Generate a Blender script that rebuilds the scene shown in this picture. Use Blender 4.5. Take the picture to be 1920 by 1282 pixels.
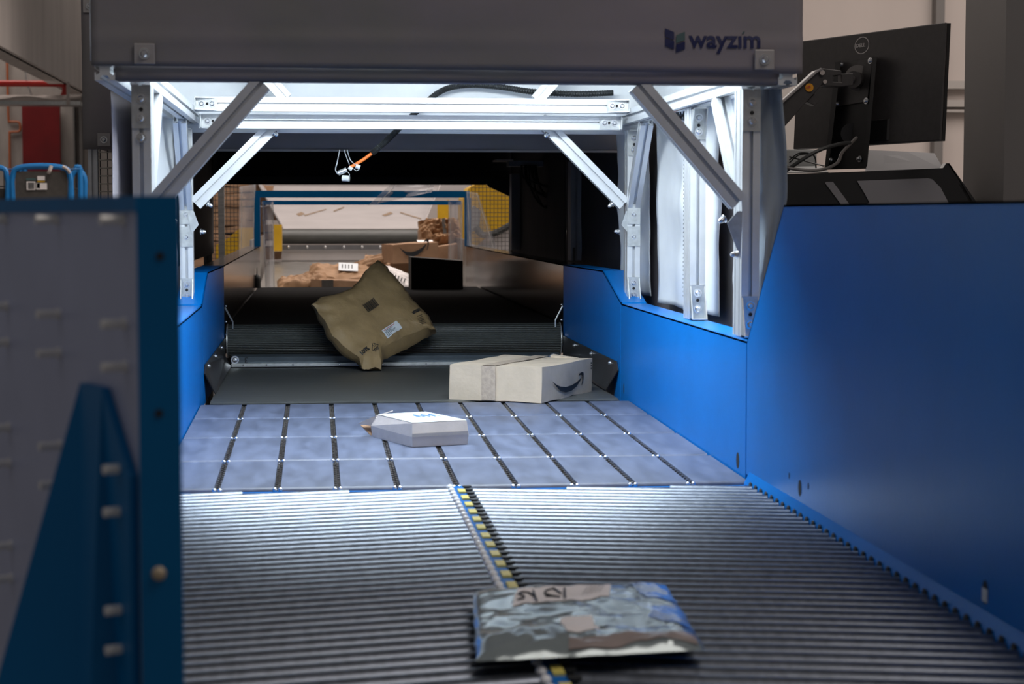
import bpy, math, random
from mathutils import Vector, Matrix, noise
V = Vector
random.seed(7)
for o in list(bpy.data.objects): bpy.data.objects.remove(o)
SC = bpy.context.scene
COL = SC.collection

# ------------------------------------------------------------------ camera
FPX = 3600.0                       # focal length in pixels of the 1920 wide frame
PHI = math.atan(236 / FPX)         # pitch down
PSI = math.atan(369 / math.hypot(FPX, 236))   # turned right of the conveyor axis (+Y)
CAM = V((-.28, 0, 1.39))
cd = bpy.data.cameras.new('camera'); cam = bpy.data.objects.new('camera', cd); COL.objects.link(cam)
cam.location = CAM
cam.rotation_euler = (math.pi / 2 - PHI, 0, -PSI)
cd.sensor_fit = 'HORIZONTAL'; cd.sensor_width = 36; cd.lens = 36 * FPX / 1920
cd.clip_start = .05; cd.clip_end = 200
cd.dof.use_dof = True; cd.dof.focus_distance = 5.9; cd.dof.aperture_fstop = 8.0
SC.camera = cam

# ------------------------------------------------------------------ light
SC.view_settings.view_transform = 'Standard'; SC.view_settings.look = 'None'
SC.view_settings.gamma = 1; SC.view_settings.use_curve_mapping = False
SC.view_settings.exposure = 0
wd = bpy.data.worlds.new('world'); SC.world = wd; wd.use_nodes = True
bg = wd.node_tree.nodes['Background']; bg.inputs[0].default_value = (.92, .86, .84, 1); bg.inputs[1].default_value = .10

def area(name, loc, rot, sx, sy, power, col, spread=180):
    l = bpy.data.lights.new(name, 'AREA'); l.shape = 'RECTANGLE'; l.size = sx; l.size_y = sy
    l.energy = power; l.color = col; l.spread = math.radians(spread)
    o = bpy.data.objects.new(name, l); COL.objects.link(o); o.location = loc; o.rotation_euler = rot
    return o
COOL = (.85, .945, 1.0); WARM = (1, .90, .83)
area('hood_light', (0, 4.36, 2.02), (math.radians(6), 0, 0), .95, .42, 30, COOL)
area('hood_light_front', (0, 4.24, 2.06), (math.radians(52), 0, 0), 1.1, .14, 14, COOL)
area('hall_fill', (2.2, 1.0, 5.5), (math.radians(10), 0, 0), 3, 3, 85, WARM)  # unseen hall fills here and below, added for the warm ambient light
area('plate_fill', (-3.2, 1.2, 4.2), (0, math.radians(-38), 0), 3.0, 3.0, 9, (.93, .93, 1))  # unseen fill added to brighten the near left bolted plate
area('hall_fill_front', (-.2, 10.5, 5.5), (0, 0, 0), 3, 4, 150, WARM)
area('hall_fill_rear', (0.2, 14.0, 4.6), (math.radians(-12), 0, 0), 3, 3, 110, WARM)
area('hall_fill_back', (-5, 24, 6.5), (0, 0, 0), 6, 6, 430, WARM)
area('hall_fill_side', (6, 12, 6), (0, 0, 0), 4, 6, 320, WARM)

# ------------------------------------------------------------------ helpers
fwd = V((math.sin(PSI) * math.cos(PHI), math.cos(PSI) * math.cos(PHI), -math.sin(PHI)))
rgt = V((math.cos(PSI), -math.sin(PSI), 0)); upv = rgt.cross(fwd)
def ray(px, py): return fwd + rgt * (px - 960) / FPX + upv * (641 - py) / FPX
def at(px, py, Y): d = ray(px, py); return CAM + d * ((Y - CAM.y) / d.y)         # measured point at depth Y
def atz(px, py, Z): d = ray(px, py); return CAM + d * ((Z - CAM.z) / d.z)
def atx(px, py, X): d = ray(px, py); return CAM + d * ((X - CAM.x) / d.x)

W = {}
class MB:
    def __init__(s): s.v = []; s.f = []; s.m = []; s.mi = 0
    def add(s, vs, fs):
        b = len(s.v); s.v += [V(p) for p in vs]; s.f += [tuple(b + i for i in f) for f in fs]; s.m += [s.mi] * len(fs); return s
    def box(s, x0, x1, y0, y1, z0, z1):
        return s.add([(x0,y0,z0),(x1,y0,z0),(x1,y1,z0),(x0,y1,z0),(x0,y0,z1),(x1,y0,z1),(x1,y1,z1),(x0,y1,z1)],
                     [(3,2,1,0),(4,5,6,7),(0,1,5,4),(1,2,6,5),(2,3,7,6),(3,0,4,7)])
    def hexa(s, b, t):   # four bottom, four top corners
        return s.add(list(b) + list(t), [(3,2,1,0),(4,5,6,7),(0,1,5,4),(1,2,6,5),(2,3,7,6),(3,0,4,7)])
    def prism(s, pts, vec):
        n = len(pts); vec = V(vec); a = [V(p) for p in pts]; b = [p + vec for p in a]
        return s.add(a + b, [tuple(reversed(range(n))), tuple(range(n, 2*n))] + [(i, (i+1) % n, n + (i+1) % n, n + i) for i in range(n)])
    def cyl(s, p0, p1, r, n=20, r1=None):
        p0 = V(p0); p1 = V(p1); r1 = r if r1 is None else r1
        d = (p1 - p0).normalized(); a = d.orthogonal().normalized(); b = d.cross(a)
        A = [p0 + (a*math.cos(2*math.pi*i/n) + b*math.sin(2*math.pi*i/n))*r for i in range(n)]
        B = [p1 + (a*math.cos(2*math.pi*i/n) + b*math.sin(2*math.pi*i/n))*r1 for i in range(n)]
        return s.add(A + B, [tuple(reversed(range(n))), tuple(range(n, 2*n))] + [(i, (i+1) % n, n + (i+1) % n, n + i) for i in range(n)])
    def tube(s, pts, r, n=8, ribs=None):
        pts = [V(p) for p in pts]; ring = []; prev = None
        for i, p in enumerate(pts):
            d = (pts[min(i+1, len(pts)-1)] - pts[max(i-1, 0)]).normalized()
            a = d.orthogonal().normalized() if prev is None else (prev - d*prev.dot(d)).normalized()
            prev = a; b = d.cross(a); rr = r * (1 if not ribs else (1.0 if i % 2 else ribs))
            ring.append([p + (a*math.cos(2*math.pi*k/n) + b*math.sin(2*math.pi*k/n))*rr for k in range(n)])
        vs = [q for R in ring for q in R]; fs = []
        for i in range(len(pts)-1):
            for k in range(n): fs.append((i*n+k, i*n+(k+1) % n, (i+1)*n+(k+1) % n, (i+1)*n+k))
        fs.append(tuple(reversed(range(n)))); fs.append(tuple(range((len(pts)-1)*n, len(pts)*n)))
        return s.add(vs, fs)
    def grid(s, fn, nu, nv):
        vs = [fn(i/nu, j/nv) for j in range(nv+1) for i in range(nu+1)]
        return s.add(vs, [(j*(nu+1)+i, j*(nu+1)+i+1, (j+1)*(nu+1)+i+1, (j+1)*(nu+1)+i) for j in range(nv) for i in range(nu)])
    def sphere(s, c, r, nu=12, nv=8, sc=(1,1,1)):
        c = V(c)
        def fn(u, v):
            a = 2*math.pi*u; b = math.pi*(v-.5)
            return c + V((r*sc[0]*math.cos(b)*math.cos(a), r*sc[1]*math.cos(b)*math.sin(a), r*sc[2]*math.sin(b)))
        return s.grid(fn, nu, nv)
    def build(s, name, mat, parent=None, smooth=False, bevel=0, solid=0, kind=None, loc=None):
        me = bpy.data.meshes.new(name); o = bpy.data.objects.new(name, me); COL.objects.link(o)
        if parent is None:
            xs = [p.x for p in s.v]; ys = [p.y for p in s.v]; zs = [p.z for p in s.v]
            w = V(((min(xs)+max(xs))/2, (min(ys)+max(ys))/2, min(zs))) if loc is None else V(loc)
            o.location = w
        else:
            w = W[parent.name]; o.parent = parent
        W[o.name] = w
        me.from_pydata([p - w for p in s.v], [], s.f); me.update()
        for m in (mat if isinstance(mat, (list, tuple)) else [mat]): me.materials.append(m)
        for p, i in zip(me.polygons, s.m): p.material_index = i; p.use_smooth = smooth
        if smooth:
            try: me.set_sharp_from_angle(angle=math.radians(40))
            except Exception: pass
        if solid: m_ = o.modifiers.new('solid', 'SOLIDIFY'); m_.thickness = solid; m_.offset = 0
        if bevel: m_ = o.modifiers.new('bevel', 'BEVEL'); m_.width = bevel; m_.segments = 2; m_.limit_method = 'ANGLE'
        if kind: o['kind'] = kind
        return o

def tag(o, label=None, cat=None, group=None, kind=None):
    if label: o['label'] = label
    if cat: o['category'] = cat
    if group: o['group'] = group
    if kind: o['kind'] = kind
    return o
def thing(name, loc, label, cat, group=None):
    o = bpy.data.objects.new(name, None); COL.objects.link(o); o.location = loc; o.empty_display_size = .05
    W[o.name] = V(loc); return tag(o, label, cat, group)
def dup(o, off, parent=None):
    c = o.copy(); COL.objects.link(c); c.parent = parent if parent else o.parent
    c.location = o.location + V(off); W[c.name] = W[o.name] + V(off); return c

# ------------------------------------------------------------------ materials
def mat(name, col, rough=.5, metal=0, noise_amt=0, nscale=20, bump=0, bscale=60, col2=None, stretch=(1,1,1), spec=None, alpha=None, trans=None, coat=0, emit=None, rvar=0):
    m = bpy.data.materials.new(name); m.use_nodes = True; nt = m.node_tree; b = nt.nodes['Principled BSDF']
    b.inputs['Base Color'].default_value = (*col, 1); b.inputs['Roughness'].default_value = rough; b.inputs['Metallic'].default_value = metal
    if spec is not None: b.inputs['Specular IOR Level'].default_value = spec
    if coat: b.inputs['Coat Weight'].default_value = coat; b.inputs['Coat Roughness'].default_value = .15
    if trans: b.inputs['Transmission Weight'].default_value = trans; b.inputs['IOR'].default_value = 1.15
    if alpha is not None: b.inputs['Alpha'].default_value = alpha
    if emit: b.inputs['Emission Color'].default_value = (*emit[0], 1); b.inputs['Emission Strength'].default_value = emit[1]
    tc = nt.nodes.new('ShaderNodeTexCoord'); mp = nt.nodes.new('ShaderNodeMapping'); mp.inputs['Scale'].default_value = stretch
    nt.links.new(tc.outputs['Object'], mp.inputs['Vector'])
    if noise_amt:
        n = nt.nodes.new('ShaderNodeTexNoise'); n.inputs['Scale'].default_value = nscale; n.inputs['Detail'].default_value = 6
        nt.links.new(mp.outputs[0], n.inputs['Vector'])
        r = nt.nodes.new('ShaderNodeValToRGB'); nt.links.new(n.outputs['Fac'], r.inputs[0])
        c2 = col2 or tuple(c * (1 - noise_amt) for c in col)
        r.color_ramp.elements[0].position = .35; r.color_ramp.elements[1].position = .65
        r.color_ramp.elements[0].color = (*c2, 1); r.color_ramp.elements[1].color = (*col, 1)
        nt.links.new(r.outputs[0], b.inputs['Base Color'])
        if rvar:
            mr = nt.nodes.new('ShaderNodeMapRange'); mr.inputs['To Min'].default_value = rough; mr.inputs['To Max'].default_value = rough + rvar
            nt.links.new(n.outputs['Fac'], mr.inputs[0]); nt.links.new(mr.outputs[0], b.inputs['Roughness'])
    if bump:
        n2 = nt.nodes.new('ShaderNodeTexNoise'); n2.inputs['Scale'].default_value = bscale; n2.inputs['Detail'].default_value = 4
        nt.links.new(mp.outputs[0], n2.inputs['Vector'])
        bp = nt.nodes.new('ShaderNodeBump'); bp.inputs['Strength'].default_value = bump; bp.inputs['Distance'].default_value = .01
        nt.links.new(n2.outputs['Fac'], bp.inputs['Height']); nt.links.new(bp.outputs[0], b.inputs['Normal'])
    return m
M = {}
M['blue'] = mat('blue_paint', (.0, .175, .60), .36, 0, .12, 3, .03, 90, spec=.14)
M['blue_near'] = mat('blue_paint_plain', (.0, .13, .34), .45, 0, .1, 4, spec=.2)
M['alu'] = mat('aluminium', (.78, .80, .82), .38, .55, .06, 30, stretch=(1,1,1))
M['galv'] = mat('galvanised_steel', (.66, .68, .68), .35, .7, .18, 60, .04, 80)
M['bolt'] = mat('zinc_bolt', (.75, .76, .78), .22, .9, .05, 30)
M['dark'] = mat('dark_recess', (.012, .012, .014), .7, 0, .1, 20)
M['cloth'] = mat('grey_cloth', (.25, .225, .25), .82, 0, .2, 2.6, .25, 9, col2=(.205, .20, .195))
M['cloth_white'] = mat('pale_cloth', (.86, .88, .89), .8, 0, .10, 6, .25, 7)
M['cloth_black'] = mat('black_cloth', (.022, .022, .030), .85, 0, .3, 6, .2, 8)
M['tile'] = mat('sorter_belt', (.13, .155, .235), .40, 0, .34, 7, .06, 180, stretch=(4, 1, 1), rvar=.15)
M['belt'] = mat('dark_belt', (.085, .088, .085), .45, 0, .25, 8, .05, 150, stretch=(1, 9, 1))
M['roller'] = mat('roller_steel', (.20, .225, .27), .27, .9, .25, 14, .02, 60, stretch=(6, 1, 1), rvar=.12)
M['rubber'] = mat('black_rubber', (.02, .022, .022), .5, 0, .2, 40)
M['belt_black'] = mat('matt_black_belt', (.010, .010, .011), .9, 0, .2, 40, spec=.08)
M['ribbed'] = None
M['skirt'] = mat('dark_skirt_plate', (.05, .05, .058), .35, .3, .3, 12)
M['chain'] = mat('dark_chain', (.30, .28, .27), .3, .7, .6, 90)
M['chrome'] = mat('bright_pin', (.85, .88, .92), .15, .9, .05, 30)
M['board'] = mat('cardboard', (.56, .44, .33), .75, 0, .10, 25, .05, 120)
M['board_pale'] = mat('pale_cardboard', (.55, .45, .345), .75, 0, .10, 25, .05, 120)
M['board_brown'] = mat('brown_cardboard', (.36, .21, .12), .78, 0, .14, 20, .06, 100)
M['tape'] = mat('paper_tape', (.47, .38, .30), .45, 0, .2, 90, .1, 200)
M['kraft'] = mat('kraft_paper', (.35, .24, .115), .60, 0, .22, 14, .55, 24)
M['kraft_warm'] = mat('kraft_paper_warm', (.40, .23, .12), .68, 0, .22, 14, .3, 28)
M['ink'] = mat('black_ink', (.015, .018, .022), .6, 0, .1, 50)
M['ink_blue'] = mat('navy_ink', (.012, .017, .085), .6, 0, .1, 50)
M['ink_teal'] = mat('teal_ink', (.06, .115, .12), .6, 0, .1, 50)
M['ink_grey'] = mat('silver_print', (.55, .52, .51), .5, 0, .05, 50)
M['red_ink'] = mat('red_ink', (.5, .05, .05), .6, 0, .1, 50)
M['label'] = mat('white_label', (.72, .76, .80), .55, 0, .04, 30)
M['label_pink'] = mat('pale_label', (.90, .85, .84), .6, 0, .08, 20)
M['poly'] = mat('grey_poly_bag', (.32, .38, .39), .15, .4, .12, 6, .10, 22, spec=.9)
M['poly_blue'] = mat('blue_poly_print', (.03, .12, .50), .16, 0, .5, 30, .1, 22, col2=(.25, .33, .5), spec=.9)
M['black_plastic'] = mat('black_plastic', (.052, .048, .048), .42, 0, .15, 60, .03, 200)
M['black_metal'] = mat('black_powdercoat', (.011, .011, .012), .45, 0, .15, 60)
M['steel'] = mat('brushed_steel', (.50, .49, .47), .3, .85, .25, 10, stretch=(1, 1, 10))
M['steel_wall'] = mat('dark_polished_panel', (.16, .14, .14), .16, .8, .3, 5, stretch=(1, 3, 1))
M['plate'] = mat('bolted_steel_plate', (.46, .50, .68), .42, .3, .08, 8)
M['beige'] = mat('beige_wall_panel', (.52, .46, .43), .8, 0, .10, 1.2, .02, 40, stretch=(1, 1, .25))
M['beige_dark'] = mat('grey_beige_panel', (.40, .37, .35), .8, 0, .08, 2)
M['beige_rough'] = mat('mottled_plaster', (.42, .385, .36), .85, 0, .16, 6, .1, 30, stretch=(2, 2, .6))
M['floor'] = mat('concrete_floor', (.26, .25, .24), .5, 0, .2, 3)
M['red'] = mat('red_panel', (.20, .006, .008), .5, 0, .2, 4)
M['red_pipe'] = mat('red_pipe_paint', (.50, .02, .015), .3, 0, .1, 10)
M['orange'] = mat('orange_plastic', (.95, .22, .03), .4, 0, .1, 20)
M['orange_dull'] = mat('orange_conduit', (.45, .13, .05), .5, 0, .1, 20)
M['yellow'] = mat('yellow_paint', (.62, .36, .012), .45, 0, .15, 8)
M['yellow_chip'] = mat('yellow_plastic', (.78, .66, .16), .45, 0, .05, 8)
M['white_plastic'] = mat('white_plastic', (.70, .72, .72), .35, 0, .04, 30)
M['pale_plate'] = mat('scuffed_pale_plate', (.46, .43, .43), .5, .1, .1, 4, stretch=(1, 2, 1))
M['cage_blue'] = mat('cage_blue_paint', (.01, .20, .55), .4, 0, .1, 20)
M['cage_board'] = mat('dark_cage_board', (.075, .068, .062), .7, 0, .2, 30)
M['grey_column'] = mat('grey_column_paint', (.16, .15, .145), .6, 0, .08, 3)
M['grey_box'] = mat('grey_enclosure', (.24, .235, .25), .6, 0, .06, 8)
M['clear'] = mat('clear_plastic_film', (.80, .82, .88), .12, 0, 0, alpha=.22, spec=.9)
M['clear_edge'] = mat('film_edge', (.9, .9, .85), .15, .2, .02, 5, alpha=.75, spec=1)
M['wire'] = mat('mesh_wire', (.55, .53, .48), .4, .5, .1, 20)
M['wire_dark'] = mat('dark_mesh_wire', (.05, .05, .05), .5, .3, .1, 20)
M['led'] = mat('led_diffuser', (.9, .95, 1), .5, 0, .02, 10, emit=((.85, .95, 1), 3))
def ribbed(name, col, period, axis, rough=.5):
    m = mat(name, col, rough, 0, .2, 30); nt = m.node_tree; b = nt.nodes['Principled BSDF']
    tc = nt.nodes.new('ShaderNodeTexCoord'); w = nt.nodes.new('ShaderNodeTexWave'); w.bands_direction = axis
    w.inputs['Scale'].default_value = 1 / period * .314; nt.links.new(tc.outputs['Object'], w.inputs['Vector'])
    bp = nt.nodes.new('ShaderNodeBump'); bp.inputs['Strength'].default_value = .8; bp.inputs['Distance'].default_value = .003
    nt.links.new(w.outputs['Fac'], bp.inputs['Height']); nt.links.new(bp.outputs[0], b.inputs['Normal']); return m
M['ribbed'] = ribbed('ribbed_rubber', (.07, .078, .075), .0062, 'Z', .45)

# ------------------------------------------------------------------ shape makers
def outline(w, h):
    pts = []
    def side(a, b):
        L = (b - a).length; d = (b - a).normalized(); n = V((-d.y, d.x, 0)); k = max(1, round(L / .04))
        pts.append(a)
        for i in range(k):
            c = a + d * (L * (i + .5) / k)
            for s, t in ((-.004, 0), (-.004, .0025), (-.009, .0025), (-.009, .005), (-.005, .010), (.005, .010), (.009, .005), (.009, .0025), (.004, .0025), (.004, 0)):
                pts.append(c + d * s + n * t)
    c = [V((-w/2, -h/2, 0)), V((w/2, -h/2, 0)), V((w/2, h/2, 0)), V((-w/2, h/2, 0))]
    for i in range(4): side(c[i], c[(i+1) % 4])
    return pts
def profile(name, p0, p1, parent, u=None, w=.04, h=.04, m='alu'):
    p0 = V(p0); p1 = V(p1); d = (p1 - p0).normalized()
    u = V(u) if u else (V((1, 0, 0)) if abs(d.x) < .8 else V((0, 1, 0)))
    u = (u - d * u.dot(d)).normalized(); v = d.cross(u)
    mb = MB(); mb.prism([p0 + u*p.x + v*p.y for p in outline(w, h)], p1 - p0)
    return mb.build(name, M[m], parent)
def bolt(p, n, parent, r=.0065, washer=True, m='bolt', name='bolt', hgt=.006):
    p = V(p); n = V(n).normalized(); mb = MB()
    if washer: mb.cyl(p, p + n*.0015, r*1.55, 18)
    mb.cyl(p + n*.001, p + n*(.001 + hgt*.6), r, 16); mb.cyl(p + n*(.001 + hgt*.6), p + n*(.001+hgt), r, 16, r*.62)
    a = n.orthogonal().normalized()
    mb.cyl(p + n*(.001+hgt), p + n*(.0014+hgt), r*.4, 6)
    return mb.build(name, M[m], parent, smooth=True)
def bracket(p, face, run, wide, parent, L=.075, Wd=.036, n=2, foot=True, gusset=True, m='galv'):
    """angle bracket: plate on a face (normal face) running along run, foot turned out at p"""
    p = V(p); f = V(face).normalized(); r = V(run).normalized(); w = V(wide).normalized(); t = .003
    mb = MB()
    def slab(o, a, b, c): mb.hexa([o, o + a, o + a + b, o + b], [o + c, o + a + c, o + a + b + c, o + b + c])
    slab(p - w*Wd/2, w*Wd, r*L, f*t)
    if foot: slab(p - w*Wd/2, w*Wd, f*.034, r*t)
    if gusset:
        for s in (-1, 1):
            q = p + w*s*(Wd/2 - t/2) - w*t/2
            mb.prism([q + f*t, q + f*.032, q + f*t + r*L*.96], w*t)
    o = mb.build('bracket', M[m], parent)
    for i in range(n):
        bolt(p + r*(L*(.3 + .46*i)) + f*t, f, o)
    if n > 1: MB().cyl(p + r*L*.55 + f*(t+.0002), p + r*L*.55 + f*(t+.0012), .0042, 10).build('slot', M['dark'], o)
    return o
def text_obj(s, O, R, U, width, mt, parent, name='lettering', height=None, depth=.0006, bold=0, shear=0):
    c = bpy.data.curves.new('t', 'FONT'); c.body = s; c.offset = bold; c.shear = shear
    t = bpy.data.objects.new('t', c); me = bpy.data.meshes.new_from_object(t)
    bpy.data.objects.remove(t); bpy.data.curves.remove(c)
    vs = [v.co.copy() for v in me.vertices]; fs = [tuple(p.vertices) for p in me.polygons]; bpy.data.meshes.remove(me)
    x0 = min(v.x for v in vs); x1 = max(v.x for v in vs); y0 = min(v.y for v in vs); y1 = max(v.y for v in vs)
    k = width / (x1 - x0); ky = k if height is None else height / (y1 - y0)
    R = V(R).normalized(); U = V(U).normalized(); N = R.cross(U)
    mb = MB(); mb.add([V(O) + R*((v.x-x0)*k) + U*((v.y-y0)*ky) + N*depth for v in vs], fs)
    return mb.build(name, M[mt], parent)
def decal(O, R, U, w, h, mt, parent, name='label', t=.0008):
    R = V(R).normalized(); U = V(U).normalized(); N = R.cross(U).normalized(); O = V(O)
    mb = MB(); mb.hexa([O, O+R*w, O+R*w+U*h, O+U*h], [O+N*t, O+R*w+N*t, O+R*w+U*h+N*t, O+U*h+N*t]); return mb.build(name, M[mt], parent)
def poly_mark(pts, fn, mt, parent, name):
    mb = MB(); 
    for P in pts: mb.add([fn(*p) for p in P], [tuple(range(len(P)))])
    return mb.build(name, M[mt], parent)
SM = [(35,655),(120,760),(200,845),(310,880),(420,852),(520,778),(605,660),(605,630),(520,700),(430,752),(310,782),(200,770),(110,722)]
SMQ = [[SM[0],SM[1],SM[12]],[SM[1],SM[2],SM[11],SM[12]],[SM[2],SM[3],SM[10],SM[11]],[SM[3],SM[4],SM[9],SM[10]],[SM[4],SM[5],SM[8],SM[9]],[SM[5],SM[6],SM[7],SM[8]]]
AR = [[(550,592),(580,548),(600,577)],[(580,548),(620,527),(628,590),(600,577)],[(620,527),(655,535),(660,562),(628,590)],[(628,590),(660,562),(655,645),(635,650)],[(635,650),(655,645),(622,765),(615,745)]]
def smile(O, R, U, w, parent, mt='ink', off=.0008):
    """curved arrow mark; w = its width"""
    R = V(R).normalized(); U = V(U).normalized(); N = R.cross(U); k = w / 625
    return poly_mark([list(reversed(q)) for q in SMQ + AR], lambda x, y: V(O) + R*((x-35)*k) + U*((880-y)*k) + N*off, mt, parent, 'arrow_mark')
def cloth(name, fn, nu, nv, m, parent=None, solid=.002):
    return MB().grid(fn, nu, nv).build(name, M[m], parent, smooth=True, solid=solid)
def nz(x, y, z=0, s=1): return noise.noise(V((x*s, y*s, z*s)))
def parcel_bag(c, ex, ey, t, seed, amp=.008, nu=26, nv=26, pinch=.25, flat=.12):
    """soft mailer: centre c, half vectors ex, ey, half thickness t"""
    c = V(c); ex = V(ex); ey = V(ey); n = ex.cross(ey).normalized(); mb = MB()
    def prof(a):
        a = abs(a); return max(0, 1 - a**6) ** .6 if a < 1 else 0
    def side(sg):
        def fn(u, v):
            a = u*2-1; b = v*2-1
            h = prof(a) * prof(b)
            rx = 1 + .02*nz(b*3, seed, 0, 1); ry = 1 + .02*nz(a*3, seed+5, 0, 1)
            p = c + ex*a*rx + ey*b*ry + n*(sg*t*h)
            q = nz(a*2.3+seed, b*2.3, sg*3, 1) + .5*nz(a*6+seed, b*6, sg, 1)
            crease = abs(nz(a*4 + seed*2, b*3, 7, 1))
            edge = 1 if h > .02 else .6
            return p + n * amp * (q - crease*.9) * edge
        return fn
    k = len(mb.v); mb.grid(side(1), nu, nv)
    b0 = len(mb.v); fn = side(-1)
    vs = [fn(i/nu, j/nv) for j in range(nv+1) for i in range(nu+1)]
    for j in range(nv+1):
        for i in range(nu+1):
            if i in (0, nu) or j in (0, nv): vs[j*(nu+1)+i] = mb.v[k + j*(nu+1)+i].copy()
    mb.add(vs, [(j*(nu+1)+i, (j+1)*(nu+1)+i, (j+1)*(nu+1)+i+1, j*(nu+1)+i+1) for j in range(nv) for i in range(nu)])
    return mb
def carton(c, ex, ey, ez, seed=0, dent=.003, n=6):
    """cardboard box with slightly wavy faces; c = centre of base, half vectors ex, ey, full height ez"""
    c = V(c); ex = V(ex); ey = V(ey); ez = V(ez); mb = MB()
    def P(a, b, h):
        p = c + ex*a + ey*b + ez*h
        return p + V((nz(p.x*9+seed, p.y*9, p.z*9), nz(p.x*9, p.y*9+seed+3, p.z*9), nz(p.x*9, p.y*9, p.z*9+seed+9))) * dent
    for s in (-1, 1):
        mb.grid(lambda u, v: P((u*2-1)*s, s, v) if s < 0 else P((1-u*2), s, v), n, n)
        mb.grid(lambda u, v: P(s, (u*2-1)*s, v), n, n)
    mb.grid(lambda u, v: P(u*2-1, v*2-1, 1), n, n); mb.grid(lambda u, v: P(1-u*2, v*2-1, 0), n, n)
    return mb

# ================================================================== SETTING
MB().box(-9, 9, -1, 27, -.06, 0).build('floor', M['floor'], kind='structure')
MB().box(-9, -1.4, 24, 24.2, 0, 8).build('wall_left', M['beige_rough'], kind='structure')
MB().box(-1.4, 9, 17, 17.2, 0, 8).build('wall_back', M['beige'], kind='structure')
MB().box(8.8, 9, -1, 17, 0, 8).build('wall_right', M['beige'], kind='structure')
mb = MB(); mb.box(-3.22, -3.02, 6, 23.8, 2.86, 8)
mb.box(-3.05, -2.98, 6, 23.8, 2.86, 8); mb.build('ceiling', mat('brightened_beige', (.74, .67, .63), .8, 0, .14, 3, .03, 40, stretch=(1, 1, .2)), kind='structure')  # beige lightened in colour to make up for weak light on this beam
# wall relief, right: brown upright and pale horizontal rails
tr = MB(); p = at(1750, 300, 16.9); tr.box(p.x, p.x+.08, 16.88, 17, 0, 8); tr.build('trim_1', M['grey_column'], kind='structure')
mb = MB()
for y0, y1 in ((152, 166), (188, 200), (206, 210)):
    a = at(1775, y1, 16.9); b = at(1895, y0, 16.9); mb.box(a.x, b.x+.2, 16.9, 17, a.z, b.z)
mb.build('trim_2', M['beige_dark'], kind='structure')
mb = MB(); a = at(1475, 270, 16.8); b = at(1512, 112, 16.8); mb.box(a.x-.1, b.x, 16.7, 17, 0, b.z); mb.build('trim_3', M['beige_dark'], kind='structure')
mb = MB(); a = at(138, 400, 23.9)
for x0, x1 in ((139, 142), (150, 156)): mb.box(at(x0, 300, 23.9).x, at(x1, 300, 23.9).x, 23.85, 24, 0, 2.85)
mb.build('trim_4', M['grey_column'], kind='structure')
# grey building column at the far right
a = at(1884, 200, 5.4); MB().box(a.x, a.x+.35, 5.4, 5.75, 0, 4.5).build('trim_5', M['grey_column'], kind='structure')

# ================================================================== ROLLER CONVEYOR (near)
TAN = math.tan(math.radians(12)); ZR = .85; RR = .0195; PITCH = .0445
rc = thing('roller_conveyor', (0, 2.9, 0), 'black and steel roller conveyor filling the foreground, its rollers set in a chevron', 'conveyor')
mb = MB(); mb.box(-.66, .66, 2.06, 3.835, .62, .72); mb.box(-.66, -.6, 2.06, 3.835, 0, .82); mb.box(.6, .66, 2.06, 3.835, 0, .82)
mb.build('frame', M['blue'], rc)
MB().box(-.6, .6, 3.812, 3.83, .72, .842).build('end_plate', M['blue'], rc)
yc = 2.19; k = 0
while yc < 3.81 + .6 * TAN:
    for s in (-1, 1):
        x0 = .022; x1 = .588
        if yc - x0*TAN > 3.79: x0 = (yc - 3.79) / TAN
        if x1 - x0 < .03: continue
        p0 = (s*x0, yc - x0*TAN, ZR-RR); p1 = (s*x1, yc - x1*TAN, ZR-RR)
        MB().cyl(p0, p1, RR, 24).build('roller', M['roller'], rc, smooth=True)
    yc += PITCH
M['white_cap'] = mat('white_cap_plastic', (.9, .92, .94), .12, 0, .02, 30)
# centre strip between the two roller halves
mb = MB(); mb.box(-.010, .010, 2.10, 3.81, .72, .851); mb.build('centre_strip', M['blue'], rc)
mbw = MB(); mbb = MB(); mby = MB(); y = 2.15; i = 0
while y < 3.8:
    MB().sphere((-.0160, y, .849), .0095, 12, 8, (.8, 1.25, .8)).build('white_end_cap', M['white_cap'], rc, smooth=True)
    MB().cyl((.0175, y, .83), (.0175, y, .853), .0095, 10).build('black_end_cap', M['rubber'], rc)
    y += PITCH
y = 2.12
while y < 3.79:
    if abs(y - 2.62) > .05: MB().box(-.005, .009, y, y+.044, .8505, .8545).build('yellow_chip', M['yellow_chip'], rc)
    y += .088

for s in (-1, 1):
    mb = MB(); mb.prism([(s*.588, 2.06, .845), (s*.600, 2.06, .868), (s*.603, 2.06, .868), (s*.603, 2.06, .80), (s*.588, 2.06, .80)], (0, 1.77, 0)); mb.build('edge_guard', M['blue'], rc)
    y = 2.08
    while y < 3.8: MB().sphere((s*.5885, y, .846), .010, 10, 6, (.35, 1, 1)).build('edge_notch', M['dark'], rc, smooth=True); y += PITCH

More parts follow.
